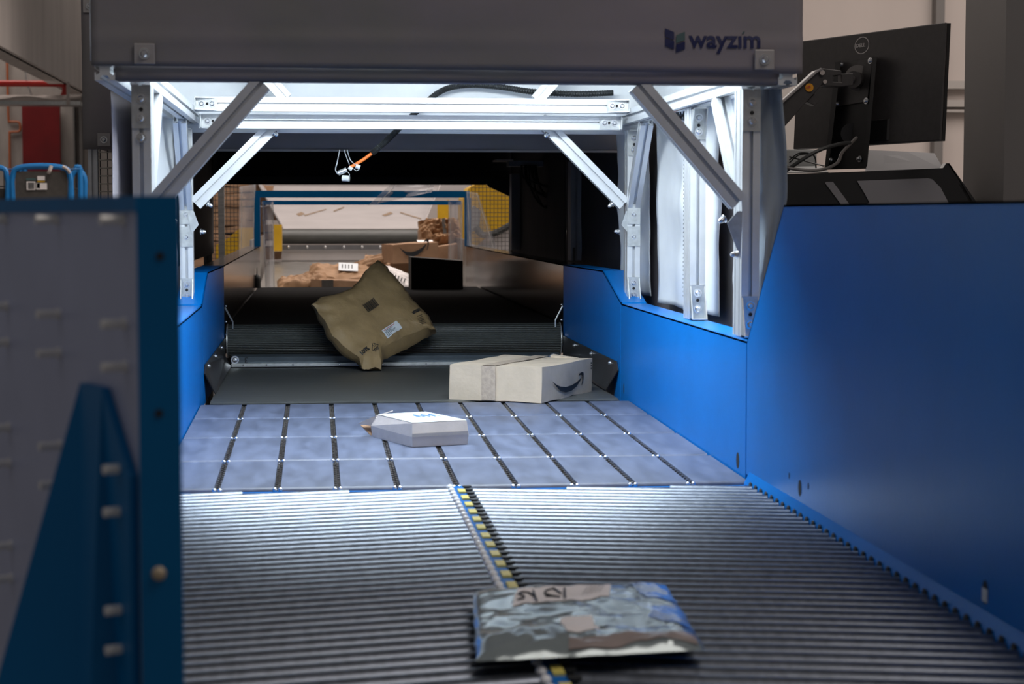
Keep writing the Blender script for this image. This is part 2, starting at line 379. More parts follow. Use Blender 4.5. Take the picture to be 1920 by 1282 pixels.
# ================================================================== SORTER (cross-belt cells)
def zs(Y): return .85 + .0133 * max(0, Y - 3.83)
so = thing('sorting_conveyor', (0, 4.6, 0), 'blue-grey sorter bed of narrow belt cells in ten lanes behind the rollers', 'conveyor')
mb = MB(); mb.box(-.6, .6, 3.84, 5.36, .70, .80); mb.box(-.66, -.6, 3.84, 5.34, 0, .80); mb.box(.6, .66, 3.84, 5.34, 0, .80); mb.build('frame', M['blue'], so)
rows = [(3.825, 4.222), (4.232, 4.622), (4.632, 5.012), (5.022, 5.345)]
CW = .1195; X0 = -5 * CW
for j, (ya, yb) in enumerate(rows):
    proto = None
    for i in range(10):
        x0 = X0 + i*CW + (.0065 if i else .001); x1 = X0 + (i+1)*CW - (.0065 if i < 9 else .001)
        r = .013; pts = []
        for k in range(9):
            a = math.pi/2 + math.pi*k/8; pts.append(V((x0, ya + r + r*math.cos(a), zs(ya) - r + r*math.sin(a))))
        for k in range(9):
            a = -math.pi/2 + math.pi*k/8; pts.append(V((x0, yb - r + r*math.cos(a), zs(yb) - r + r*math.sin(a))))
        b_ = MB(); b_.prism(pts, (x1-x0, 0, 0)); b_.build('belt_cell', M['tile'], so, smooth=True)
    for i in range(1, 10):
        x = X0 + i*CW; b_ = MB(); b_.box(x-.0062, x+.0062, ya, yb, zs(ya)-.03, zs(ya)-.012)
        yy = ya + .02
        while yy < yb - .02:
            b_.box(x-.0055, x-.001, yy, yy+.012, zs(yy)-.012, zs(yy)-.003); b_.box(x+.001, x+.0055, yy+.008, yy+.02, zs(yy)-.012, zs(yy)-.003); yy += .026
        b_.build('lane_chain', M['chain'], so)
        for s in (-1, 1):
            MB().sphere((x + s*.0055, ya+.004, zs(ya)-.005), .0050, 10, 6).build('end_pin', M['chrome'], so, smooth=True)

# ================================================================== LOWER BELT + UPPER BELT
lb = thing('lower_belt_conveyor', (0, 6.0, 0), 'short dark grey flat belt between the sorter cells and the ribbed drum', 'conveyor')
mb = MB(); mb.grid(lambda u, v: V((-.575 + 1.15*u, 5.352 + 1.25*v, .872 + (.0 if v > .02 else -.004))), 4, 60); mb.box(-.575, .575, 5.36, 6.6, .80, .868)
mb.build('belt', M['belt'], lb)
MB().box(-.6, .6, 5.4, 6.75, .0, .80).build('frame', M['black_metal'], lb)
for s in (-1, 1):
    mb = MB(); X = .597*s; Xi = .572*s
    mb.add([(X, 6.78, .965), (X, 5.56, .965), (X, 5.53, .94), (Xi, 5.60, .876), (Xi, 6.62, .876), (X, 6.78, .90),], [(0,1,2,3,4,5)])
    q = mb.build('skirt_plate', M['skirt'], lb, solid=.003)
    for yy in (5.66, 6.05, 6.45): bolt((s*.594, yy, .952), (-s, 0, .1), q, .0055)
ub = thing('upper_belt_conveyor', (0, 8.5, 0), 'dark upper belt with a ribbed black head drum under the grey tunnel', 'conveyor')
MB().cyl((-.588, 6.83, .95), (.588, 6.83, .95), .058, 64).build('head_drum', M['ribbed'], ub, smooth=True)
mb = MB(); mb.box(-.588, .588, 6.83, 10.4, .995, 1.008); mb.build('belt', M['belt_black'], ub)
MB().box(-.6, .6, 6.95, 10.4, .80, .99).build('frame', M['black_metal'], ub)
for s in (-1, 1): MB().cyl((s*.5885, 6.83, .95), (s*.5925, 6.83, .95), .060, 40).build('drum_flange', M['galv'], ub, smooth=True)
mb = MB(); mb.prism([(-.57, 6.66, .874), (-.57, 6.655, .906), (-.57, 6.70, .912), (-.57, 6.70, .874)], (1.14, 0, 0)); lip = mb.build('lip_plate', mat('blue_grey_plate', (.10, .125, .15), .4, .3, .15, 20), ub)
MB().box(-.57, .57, 6.645, 6.660, .872, .8835).build('edge_rail', M['galv'], ub)
for x in (-.53, -.45, -.36, -.2, -.05, .1, .25, .4, .52): bolt((x, 6.645, .879), (0, -1, 0), ub, .003, False)
for x in (-.558, .545): bolt((x, 6.654, .896), (0, -1, .1), ub, .009)
text_obj('3', (-.514, 6.652, .905), (-1, 0, 0), (0, 0, -1), .011, 'ink', ub, 'painted_number', depth=-.001)
# small guide brackets beside the drum
for s in (-1, 1):
    MB().tube([(s*.597, 6.80, 1.07), (s*.57, 6.79, 1.02), (s*.57, 6.79, .995)], .003, 6).build('guide_wire', M['galv'], ub)
    for z in (1.075, 1.02, .975, .93): bolt((s*.597, 6.80, z), (-s, -.3, 0), ub, .0035, False)

# ================================================================== SIDE PANELS
def side_panel(s, pts, label, holes=(), m='blue', wide=.075, name='conveyor_sidewall', flange=True):
    """pts = outline in (Y, z); the sheet is folded outwards along its top"""
    t = thing(name, (s*.61, sum(p[0] for p in pts)/len(pts), 0), label, 'side panel')
    mb = MB(); a = [(s*.600, y, z) for y, z in pts]
    if s < 0: a = a[::-1]
    mb.prism(a, (s*.004, 0, 0)); mb.build('sheet', M[m], t)
    ys = [p[0] for p in pts]; zb = min(p[1] for p in pts); top = [p for p in pts if p[1] > zb + .02]
    top.sort()
    if flange:
        mb = MB()
        for (y0, z0), (y1, z1) in zip(top, top[1:]):
            mb.hexa([(s*.600, y0, z0-.004), (s*(.6+wide), y0, z0-.004), (s*(.6+wide), y1, z1-.004), (s*.600, y1, z1-.004)],
                    [(s*.600, y0, z0), (s*(.6+wide), y0, z0), (s*(.6+wide), y1, z1), (s*.600, y1, z1)])
            mb.hexa([(s*(.6+wide-.004), y0, z0-.12), (s*(.6+wide), y0, z0-.12), (s*(.6+wide), y1, z1-.12), (s*(.6+wide-.004), y1, z1-.12)],
                    [(s*(.6+wide-.004), y0, z0-.004), (s*(.6+wide), y0, z0-.004), (s*(.6+wide), y1, z1-.004), (s*(.6+wide-.004), y1, z1-.004)])
        mb.build('top_flange', M[m], t)
    for y, z, w, h in holes:
        mb = MB(); n = 16
        for sx in (1,):
            mb.prism([(s*.5994, y + w/2*math.cos(2*math.pi*k/n), z + h/2*math.sin(2*math.pi*k/n)) for k in range(n)][::-1], (s*.0008, 0, 0))
        mb.build('hole', M['dark'], t)
    return t
np_ = side_panel(1, [(1.5, .86), (3.862, .86), (3.862, 1.133), (3.56, 1.411), (1.5, 1.408)],
    'large dark blue sheet panel at the right edge of the rollers, slanted back corner', [(3.42, .893, .022, .030), (3.50, .905, .007, .012), (3.36, .905, .007, .012), (2.44, .893, .022, .032)])
a = MB(); a.prism([(.5988, 2.43, .880), (.5988, 2.45, .880), (.5988, 2.45, .898), (.5988, 2.43, .898)], (.0005, 0, 0)); a.build('bolt_end', M['white_plastic'], np_)
side_panel(1, [(3.868, .84), (5.50, .845), (5.50, 1.137), (3.868, 1.133)], 'bright blue lit side panel under the right-hand aluminium posts', [(3.94, .878, .028, .034), (5.44, .895, .010, .03)])
side_panel(1, [(5.505, .85), (6.80, .85), (6.80, 1.217), (5.86, 1.222), (5.505, 1.140)], 'blue side panel with a sloped top corner right of the large pale box and drum')
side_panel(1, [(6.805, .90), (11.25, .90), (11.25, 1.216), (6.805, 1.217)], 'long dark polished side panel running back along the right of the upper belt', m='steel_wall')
side_panel(-1, [(2.75, .84), (3.862, .84), (3.862, 1.133), (3.56, 1.411), (2.75, 1.408)], 'blue side panel at the left of the rollers, hidden behind the bolted plate')
side_panel(-1, [(3.868, .84), (5.50, .845), (5.50, 1.137), (3.868, 1.133)], 'bright blue lit side panel under the left-hand aluminium posts')
side_panel(-1, [(5.505, .85), (6.80, .85), (6.80, 1.217), (5.80, 1.222), (5.505, 1.140)], 'blue side panel with a sloped top corner left of the ribbed drum')
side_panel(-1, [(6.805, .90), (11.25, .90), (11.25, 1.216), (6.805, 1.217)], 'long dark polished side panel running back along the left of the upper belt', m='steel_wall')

# ================================================================== HOOD FRAME
hf = thing('aluminium_gantry', (0, 4.8, 1.137), 'white-lit aluminium profile frame standing on the blue side panels over the sorter', 'frame')
ZB = 1.137
for s in (-1, 1):
    profile('post', (s*.629, 4.005, ZB), (s*.629, 4.005, 1.655), hf, (1, 0, 0), .038, .08)
    if s > 0:
        profile('post', (s*.652, 4.68, ZB), (s*.652, 4.68, 1.655), hf, (1, 0, 0), .038, .08)
    profile('post', (s*.648, 5.60, ZB), (s*.648, 5.60, 1.640), hf, (1, 0, 0), .038, .04 if s < 0 else .06)
    # long rails
    profile('rail', (s*.633, 3.99, 1.676), (s*.633, 5.72, 1.676), hf, (1, 0, 0))
    profile('outer_rail', (s*.697, 3.93, 1.681), (s*.697, 6.2, 1.681), hf, (1, 0, 0))
    # side braces in the plane of the posts
    profile('brace', (s*.629, 4.07, 1.44), (s*.629, 4.28, 1.655), hf, (1, 0, 0), .036, .036)
    profile('brace', (s*.648, 5.585, 1.42), (s*.648, 5.36, 1.655), hf, (1, 0, 0), .036, .036)
    # front big diagonals
    profile('brace', (s*.598, 3.955, 1.418), (s*.385, 3.955, 1.660), hf, (0, 1, 0))
    # rear diagonals
    profile('brace', (s*.622, 5.60, 1.425), (s*.375, 5.60, 1.672), hf, (0, 1, 0), .036, .04)
    # ceiling braces above the rear beams
    profile('brace', (s*.36, 5.57, 1.725), (s*.50, 5.57, 1.88), hf, (0, 1, 0), .036, .036)
    # brackets at post feet
    if s > 0:
        bracket((s*.629, 3.964, ZB), (0, -1, 0), (0, 0, 1), (1, 0, 0), hf, .085, .038)
        bracket((s*.652, 4.639, ZB), (0, -1, 0), (0, 0, 1), (1, 0, 0), hf, .085, .038)
    bracket((s*.648, 5.569 if s > 0 else 5.58, ZB), (0, -1, 0), (0, 0, 1), (1, 0, 0), hf, .075, .036)
    # brackets at post heads
    bracket((s*.629, 3.964, 1.652), (0, -1, 0), (0, 0, -1), (1, 0, 0), hf, .085, .038, foot=False, gusset=False, n=3 if s < 0 else 2)
    bracket((s*.648, 5.569 if s > 0 else 5.58, 1.640), (0, -1, 0), (0, 0, -1), (1, 0, 0), hf, .075, .036, gusset=False)
    if s > 0: bracket((s*.652, 4.639, 1.652), (0, -1, 0), (0, 0, -1), (1, 0, 0), hf, .075, .036)
    # brackets at beam ends
    bracket((s*.612, 5.455, 1.703), (0, -1, 0), (-s, 0, 0), (0, 0, 1), hf, .062, .036, gusset=True)
    bracket((s*.600, 5.52, 1.658), (0, -1, 0), (-s, 0, 0), (0, 0, 1), hf, .062, .036, gusset=False)
    # knee plates where the rear diagonal meets post and beam, with projecting bolts
    q = MB(); q.prism([(s*.626, 5.572, 1.405), (s*.612, 5.572, 1.365), (s*.632, 5.572, 1.34), (s*.645, 5.572, 1.40)], (0, .003, 0)); q.build('knee_plate', M['galv'], hf)
    bolt((s*.585, 5.578, 1.425), (-s, -.4, -.6), hf, .006, hgt=.014); bolt((s*.606, 5.578, 1.345), (-s, -.3, 0), hf, .006, hgt=.014)
    bolt((s*.395, 5.578, 1.628), (-s, -.4, -.9), hf, .006, hgt=.012)
    q = MB(); q.prism([(s*.385, 5.576, 1.650), (s*.335, 5.576, 1.668), (s*.335, 5.576, 1.672), (s*.385, 5.576, 1.668)], (0, .02, 0)); q.build('knee_plate', M['galv'], hf)
    bolt((s*.345, 5.586, 1.666), (0, 0, -1), hf, .0055, hgt=.008)
    bolt((s*.572, 3.962, 1.385), (-s, -.4, -.6), hf, .006, hgt=.014); bolt((s*.60, 3.962, 1.31), (-s, -.3, 0), hf, .006, hgt=.014)
    q = MB(); q.prism([(s*.60, 3.96, 1.40), (s*.578, 3.96, 1.375), (s*.607, 3.96, 1.30), (s*.61, 3.96, 1.40)], (0, .003, 0)); q.build('knee_plate', M['galv'], hf)
    # sleeve plates on the rear posts
    for z in (1.33, 1.395):
        MB().box(s*.648-.019, s*.648+.019, (5.566 if s > 0 else 5.576), (5.569 if s > 0 else 5.58), z-.028, z+.03).build('cover_plate', M['galv'], hf)
        bolt((s*.648, 5.566 if s > 0 else 5.576, z), (0, -1, 0), hf, .0055)
profile('crossbeam', (-.615, 5.475, 1.703), (.615, 5.475, 1.703), hf, (0, 1, 0))
profile('crossbeam', (-.605, 5.54, 1.658), (.605, 5.54, 1.658), hf, (0, 1, 0))
profile('front_beam', (-.675, 3.955, 1.681), (.675, 3.955, 1.681), hf, (0, 1, 0), m='cloth')
# perforated strip on the middle right post
mb = MB()
for k in range(44): mb.box(.6322, .6328, 4.7225, 4.7255, 1.19 + k*.0105, 1.194 + k*.0105)
mb.build('perforation', M['dark'], hf)
# upper frame hidden in the hood carries the cloth
for x in (-.697, .697):
    for y in (3.96, 5.9): profile('upper_post', (x, y, 1.702), (x, y, 2.1), hf, (1, 0, 0))

# ================================================================== HOOD CLOTH
hc = thing('hood_cover', (0, 4.9, 1.69), 'grey cloth hood cover with navy lettering and a clamp at each lower corner', 'cover')
def clw(x, z):
    w = .004*nz(x*3, z*3, 1) + .003*nz(x*8, z*9, 4)
    if z < 1.765: w -= .004*max(0, 1 - abs(z-1.745)/.02)*(.6+.4*nz(x*2, 0, 9))
    return 3.925 + w
def fr(u, v):
    x = -.722 + 1.448*u; z = 1.690 + .43*v - (.006*u if v < .02 else 0)
    return V((x, clw(x, z), z))
cloth('front_cloth', fr, 90, 40, 'cloth', hc)
cloth('under_wrap', lambda u, v: V((-.68 + 1.36*u, 3.935 + .001*nz(u*9, v), 1.662 + .034*v + .0015*nz(u*14, 3))), 60, 3, 'cloth', hc)
for s in (-1, 1):
    cloth('side_cloth', lambda u, v, s=s: V((s*(.724 + .004*nz(u*7, v*4, s)), 3.93 + 2.2*u, 1.70 + .42*v)), 40, 10, 'cloth_white', hc)
cloth('roof_cloth', lambda u, v: V((-.72 + 1.44*u, 3.93 + 2.2*v, 2.12 + .006*nz(u*5, v*5))), 30, 30, 'cloth_white', hc)
cloth('back_cloth', lambda u, v: V((-.72 + 1.44*u, 5.675 + .006*nz(u*6, v*4, 2), 1.632 + .488*v)), 60, 20, 'cloth_white', hc)
def clamp(p, n, parent, sz=.0415):
    p = V(p); mb = MB(); h = sz/2; mb.box(p.x-h, p.x+h, p.y-.004, p.y, p.z-h, p.z+h)
    o = mb.build('clamp_plate', M['pale_clamp'], parent, bevel=.002); bolt(p + V((0, -.004, 0)), n, o, .0075, hgt=.011)
M['pale_clamp'] = mat('pale_clamp', (.40, .38, .38), .5, .3, .05, 30)
clamp(at(271, 101, 3.918), (0, -1, 0), hc); clamp(at(1433, 112, 3.918), (0, -1, 0), hc)
# lettering and emblem
YF = 3.9225
p = at(1291, 92, YF); text_obj('wayzım', p - V((0, 0, .0085)), (1, 0, 0), (0, 0, 1), .150, 'ink_blue', hc, 'lettering', depth=.0, height=.0365, bold=.022)
pp = [at(1391, 64, YF), at(1394, 59, YF), at(1397, 58, YF), at(1396, 62, YF)]
MB().add(pp, [(0, 1, 2, 3)]).build('letter_dot', M['ink_teal'], hc)
def quadp(px, mt):
    MB().add([at(x, y, YF) for x, y in px], [(0, 1, 2, 3)]).build('emblem', M[mt], hc)
quadp([(1247, 69), (1264, 75), (1264, 60), (1247, 53)], 'ink_blue'); quadp([(1247, 86), (1264, 93), (1264, 77), (1247, 71)], 'ink_blue')
quadp([(1267.5, 81), (1284.5, 75), (1284.5, 59), (1268, 66)], 'ink_teal'); quadp([(1267.5, 98.5), (1284.5, 92), (1284.5, 77.5), (1267.5, 83.5)], 'ink_blue')

for o_ in list(hc.children):
    if o_.name.split('.')[0] in ('lettering', 'letter_dot', 'emblem'):
        w_ = W[o_.name]
        for v_ in o_.data.vertices: q_ = v_.co + w_; v_.co.y = clw(q_.x, q_.z) - .0030 - w_.y
# white side curtains
def curtain(name, s, y0, y1, z0, z1, amp, label, seed, xoff=.71, taper=0):
    def fn(u, v):
        z = z0 + (z1-z0)*v; k = (1 - v)
        y = y0 + (y1-y0)*u + taper*k*(u-.5)
        x = xoff + .012*math.sin(u*9+seed) + amp*k*(1 + nz(u*5+seed, v*2.5)) + .012*nz(u*4, v*5, seed)
        return V((s*x, y, z))
    o = cloth(name, fn, 40, 40, 'cloth_white'); tag(o, label, 'curtain', None); return o
curtain('side_curtain', 1, 4.72, 5.50, 1.139, 1.70, .004, 'wide white cloth curtain behind the middle right-hand aluminium post', 1)
curtain('side_curtain', 1, 4.10, 4.50, 1.139, 1.70, .006, 'narrow white cloth curtain between the front and middle right-hand posts', 4, .70, -.10)
curtain('side_curtain', 1, 5.70, 6.15, 1.15, 1.70, .012, 'grey-white cloth bulging out behind the rear right-hand post', 8, .70)
curtain('side_curtain', -1, 4.72, 6.0, 1.139, 1.70, .004, 'white cloth curtain behind the left-hand aluminium posts', 11, .695)
def fn(u, v):
    z = 1.10 + .595*v; k = 1 - v
    b = math.sin(math.pi*min(1, max(0, (v-.05)/.95)))
    return V((.652 + (.060 + .020*b)*u*min(1, .45 + v) , 4.06 + .012*math.sin(u*8+v*3) + .015*nz(u*3, v*5, 3) + .01*u, z))
M['cloth_mid'] = mat('bluish_grey_cloth', (.27, .32, .38), .75, 0, .10, 6, .3, 7)
tag(cloth('corner_curtain', fn, 14, 40, 'cloth_mid'), 'bluish cloth flap bulging beside the front right post under the lettering', 'curtain')

for s in (-1, 1):
    tag(cloth('outer_skirt', lambda u, v, s=s: V((s*(.752 + .006*math.sin(u*14+v) + .005*nz(u*5, v*3, s)), 4.62 + 1.6*u, .95 + .74*v)), 50, 16, 'cloth', None),
        'grey outer cloth skirt on the ' + ('right' if s > 0 else 'left') + ' side of the hood, behind the white curtains', 'curtain')
# lamp under the hood roof
lp = thing('hood_lamp', (0, 4.36, 2.03), 'white panel lamp fixed under the roof of the grey hood', 'lamp')
MB().box(-.5, .5, 4.12, 4.60, 2.045, 2.075).build('housing', M['alu'], lp); MB().box(-.48, .48, 4.14, 4.58, 2.040, 2.045).build('diffuser', M['led'], lp)

# ================================================================== CONDUIT, SENSOR
def smooth_path(pts, n):
    pts = [V(p) for p in pts]; out = []
    P = [pts[0]] + pts + [pts[-1]]
    for i in range(1, len(P)-2):
        for k in range(n):
            t = k/n; a, b, c, d = P[i-1], P[i], P[i+1], P[i+2]
            out.append(.5*((2*b) + (c-a)*t + (2*a-5*b+4*c-d)*t*t + (3*b-a-3*c+d)*t**3))
    out.append(pts[-1]); return out
cv = thing('cable_conduit', tuple(at(900, 170, 5.75)), 'black corrugated conduit looping behind the crossbeams and ending in an orange cable', 'conduit')
path = [at(1150, 174, 5.62), at(1080, 176, 5.63), at(1000, 172, 5.63), at(930, 162, 5.63), at(870, 160, 5.63), at(825, 172, 5.63), at(780, 210, 5.63), at(742, 247, 5.63), at(720, 268, 5.62), at(697, 288, 5.62)]
MB().tube(smooth_path(path, 30), .0095, 12, ribs=.84).build('corrugated_tube', M['rubber'], cv, smooth=False)
MB().tube(smooth_path([at(699, 286, 5.62), at(680, 300, 5.61), at(656, 314, 5.6)], 8), .0048, 10).build('orange_cable', M['orange'], cv, smooth=True)
sn = thing('sensor_cluster', tuple(at(645, 325, 5.6)), 'small grey connectors and caps hanging on wires below the rear crossbeam', 'connector')
MB().tube(smooth_path([at(637, 281, 5.62), at(632, 305, 5.6), at(629, 318, 5.6), at(634, 327, 5.6)], 8), .0017, 8).build('wire', M['galv'], sn)
MB().tube(smooth_path([at(645, 281, 5.62), at(651, 298, 5.6), at(655, 308, 5.6)], 6), .0014, 8).build('wire', M['galv'], sn)
MB().tube(smooth_path([at(651, 281, 5.62), at(656, 298, 5.6), at(664, 307, 5.6), at(672, 310, 5.6)], 6), .0014, 8).build('wire', M['galv'], sn)
MB().cyl(at(634, 325, 5.6), at(650, 318, 5.6), .0075, 14).build('connector', M['galv'], sn, smooth=True)
MB().cyl(at(642, 334, 5.6), at(655, 335, 5.595), .0088, 16).build('cap', M['white_plastic'], sn, smooth=True)
MB().cyl(at(654, 313, 5.6), at(660, 318, 5.6), .006, 14).build('cap', M['white_plastic'], sn, smooth=True)
MB().cyl(at(667, 311, 5.6), at(675, 314, 5.6), .0065, 14).build('cap', M['white_plastic'], sn, smooth=True)
MB().tube(smooth_path([at(650, 321, 5.6), at(655, 326, 5.6), at(655, 333, 5.6)], 6), .0009, 6).build('strap', M['white_plastic'], sn)
MB().tube(smooth_path([at(663, 316, 5.6), at(668, 320, 5.6), at(674, 317, 5.6)], 6), .0009, 6).build('strap', M['white_plastic'], sn)
# wiring bundle at the top right corner
wb = thing('wiring_bundle', tuple(at(1265, 195, 4.9)), 'black wires and an orange sleeve bunched at the top right inside the hood', 'wires')
for k in range(7):
    r = random.random
    MB().tube(smooth_path([at(1250 + 30*r(), 188, 4.9), at(1255 + 25*r(), 186 + 10*r(), 4.9), at(1262 + 22*r(), 200 + 8*r(), 4.88), at(1272 + 8*r(), 218 + 8*r(), 4.9)], 8), .0022, 6).build('wire', M['rubber'], wb)
MB().cyl(at(1262, 206, 4.86), at(1271, 197, 4.86), .006, 12).build('orange_sleeve', M['orange'], wb, smooth=True)
MB().tube([at(1283, 168, 4.88), at(1283, 226, 4.88)], .003, 8).build('wire', M['rubber'], wb)

# ================================================================== TUNNEL (rear hood)
tn = thing('tunnel_hood', (0, 8.2, 1.22), 'dark cloth tunnel over the upper belt with a grey front valance', 'cover')
YT = 6.30
cloth('front_valance', lambda u, v: V((-1.02 + 1.85*u, YT + .006*nz(u*8, v*4), 1.604 + .70*v)), 60, 16, 'cloth', tn)
MB().box(-.72, .83, YT-.004, YT+.004, 1.599, 1.606).build('valance_hem', M['beige_dark'], tn)
for s, x in ((-1, -.80), (1, .735)):
    if s > 0:
        cloth('inner_cloth', lambda u, v: V((x + .004*nz(u*9, v*5), YT + .02 + 1.42*u, 1.20 + .75*v)), 30, 12, 'cloth_black', tn)
        cloth('inner_cloth', lambda u, v: V((x + .004*nz(u*9, v*5), YT + 1.455 + 2.23*u, 1.20 + .75*v)), 30, 12, 'cloth_black', tn)
    else:
        cloth('inner_cloth', lambda u, v: V((x + .004*nz(u*9, v*5), YT + .02 + 3.66*u, 1.20 + .75*v)), 40, 12, 'cloth_black', tn)
cloth('roof_cloth', lambda u, v: V((-.83 + 1.60*u, YT + 3.7*v, 1.93)), 6, 6, 'cloth_black', tn)
cloth('exit_cloth', lambda u, v: V((-1.0 + 2.0*u, 10.0 + .003*nz(u*9, v*5), 1.585 + .40*v)), 30, 8, 'cloth_black', tn)
profile('exit_beam', (-.86, 10.0, 1.572), (.80, 10.0, 1.572), tn, (0, 1, 0), m='rubber')
profile('post', (-.83, 9.98, 0), (-.83, 9.98, 1.60), tn, (1, 0, 0), m='rubber')
profile('post', (.752, 9.96, 0), (.752, 9.96, 1.60), tn, (1, 0, 0), .045, .09, m='rubber')
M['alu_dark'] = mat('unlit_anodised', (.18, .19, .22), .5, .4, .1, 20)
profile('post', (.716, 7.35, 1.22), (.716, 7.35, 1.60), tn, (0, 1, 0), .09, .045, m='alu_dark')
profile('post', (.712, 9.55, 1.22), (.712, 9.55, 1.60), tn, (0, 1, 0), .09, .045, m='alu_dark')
q = MB(); q.prism([(.73, 9.95, 1.56), (.60, 9.95, 1.56), (.62, 9.95, 1.54), (.73, 9.95, 1.49)], (0, .02, 0)); q.build('corner_plate', M['rubber'], tn)
mb = MB(); mb.box(.70, .71, 7.30, 7.40, 1.22, 1.27); mb.build('foot_plate', M['rubber'], tn)
# outer left side: pale front post and clamps
clamp(at(195, 262, YT-.006), (0, -1, 0), tn, .042); clamp(at(168, 12, YT-.006), (0, -1, 0), tn, .042)
MB().box(-1.018, -.80, YT+.02, 9.9, 1.62, 2.29).build('left_side_box', M['cloth'], tn)
profile('post', (-.995, 6.36, 0), (-.995, 6.36, 1.62), tn, (1, 0, 0), .03, .03)
# wire mesh at the left of the tunnel
ms = thing('wire_mesh_screen', tuple(at(200, 360, 6.9)), 'light wire mesh screen below the grey cloth left of the hood', 'mesh')
mb = MB(); Ym = 6.9
for px in (173, 187, 201, 216, 228, 240): a = at(px, 240, Ym); b = at(px+1, 420, Ym); mb.cyl((a.x, Ym, .3), (a.x, Ym, a.z), .0022, 6)
mb.build('upright_wires', M['wire_dark'], ms)
mb = MB()
for k in range(9): z = at(200, 285.3 + 14.8*k, Ym).z; mb.cyl((at(172, 300, Ym).x, Ym-.004, z), (at(242, 300, Ym).x, Ym-.004, z), .0024, 6)
mb.build('cross_wires', M['wire'], ms)
# sensor bar with hanging cables inside the tunnel
sb = thing('tunnel_sensor_bar', tuple(at(985, 303, 8.6)), 'dark sensor bar under the tunnel roof with looping black cables', 'sensor')
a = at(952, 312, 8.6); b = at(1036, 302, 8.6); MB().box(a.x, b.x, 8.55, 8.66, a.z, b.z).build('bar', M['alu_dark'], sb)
a = at(920, 305, 8.8); b = at(950, 302, 8.8); MB().box(a.x, b.x, 8.5, 8.7, a.z, b.z).build('pale_plate', M['beige'], sb)
for k in range(9):
    x0 = 976 + 3*k + random.random()*6; x1 = 1040 + 14*random.random(); dy = 345 + 45*random.random()
    if k < 4: x1 = 1062 + 20*random.random()
    e = 318 if k >= 4 else 372
    MB().tube(smooth_path([at(x0, 310, 8.5), at(x0+6, 310+(dy-310)*.6, 8.45), at((x0+x1)/2, dy, 8.4), at(x1-8, e + (dy-e)*.6 if dy > e else e, 8.35), at(x1, e, 8.3)], 10), .0045, 6).build('cable', M['rubber'], sb)
a = at(1063, 380, 8.2); b = at(1082, 372, 8.2); MB().box(a.x - .05, b.x, 8.15, 8.25, a.z, b.z).build('junction_block', M['rubber'], sb)

# small dark bottle-like posts on the far belt end
def pawn(px, y0, w, label):
    mb = MB(); b = at(px, 538, 10.3); t = at(px, y0, 10.3); c = V((b.x, 10.3, 1.008)); H = t.z - 1.008
    prof = [(0, 1), (.45, 1), (.6, .75), (.68, .2), (.72, .12), (1, .06)]
    n = 14; vs = []; fs = []
    for h, r in prof:
        for k in range(n): vs.append(c + V((w*r*math.cos(2*math.pi*k/n), w*r*math.sin(2*math.pi*k/n), h*H)))
    for i in range(len(prof)-1):
        for k in range(n): fs.append((i*n+k, i*n+(k+1) % n, (i+1)*n+(k+1) % n, (i+1)*n+k))
    fs += [tuple(reversed(range(n))), tuple(range((len(prof)-1)*n, len(prof)*n))]
    mb.add(vs, fs); tag(mb.build('guide_pin', M['rubber'], smooth=True), label, 'guide pin')
pawn(482, 502, .020, 'taller of the two small black spiked pins at the left end of the upper belt')
pawn(456, 516, .014, 'shorter of the two small black spiked pins, nearer the left wall')
pawn(862, 505, .016, 'small black spiked pin added at the right end of the upper belt for a wall reflection')  # solid pin stands in for the dark spike reflected in the right wall

# ================================================================== BLUE GATE + CLEAR CURTAINS
gt = thing('blue_gateway', (0, 11, 1.217), 'dark blue square frame standing across the far end of the conveyor', 'frame')
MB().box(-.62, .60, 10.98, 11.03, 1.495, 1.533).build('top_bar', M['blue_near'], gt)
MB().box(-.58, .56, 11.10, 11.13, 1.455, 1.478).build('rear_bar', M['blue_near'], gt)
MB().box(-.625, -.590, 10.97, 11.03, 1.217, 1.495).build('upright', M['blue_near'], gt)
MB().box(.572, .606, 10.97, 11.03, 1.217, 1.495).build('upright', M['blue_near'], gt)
def film(pts, label, seed):
    a, b, c, d = [V(p) for p in pts]   # bottom left, bottom right, top right, top left
    def fn(u, v):
        p = (a*(1-u)+b*u)*(1-v) + (d*(1-u)+c*u)*v
        return p + V((0, .02*math.sin(u*7+seed) + .02*nz(u*3, v*4, seed), 0))
    o = cloth('clear_film_strip', fn, 16, 16, 'clear', None, .0015); tag(o, label, 'plastic curtain'); 
    for uu in (.15, .9):
        MB().tube([fn(uu, v/12) for v in range(13)], .0016, 5).build('glossy_fold', M['clear_edge'], o)
film([at(497, 540, 11.02), at(515, 540, 11.02), at(513, 378, 11.02), at(490, 378, 11.02)], 'clear plastic strip hanging just inside the left upright of the blue gate', 1)
film([at(841, 540, 11.02), at(868, 530, 11.02), at(868, 378, 11.02), at(841, 378, 11.02)], 'clear plastic strip hanging just inside the right upright of the blue gate', 2)
film([at(448, 470, 10.6), at(478, 470, 11.0), at(480, 345, 11.0), at(449, 350, 10.6)], 'clear wrinkled plastic sheet hanging outside the left of the blue gate', 3)
film([at(872, 460, 11.0), at(932, 468, 10.6), at(895, 362, 10.6), at(873, 358, 11.0)], 'clear plastic sheet slanting out at the right of the blue gate', 4)
film([at(690, 385, 10.97), at(810, 360, 10.97), at(815, 343, 10.97), at(735, 343, 10.97)], 'curled clear plastic film caught on the top of the blue gate', 5)

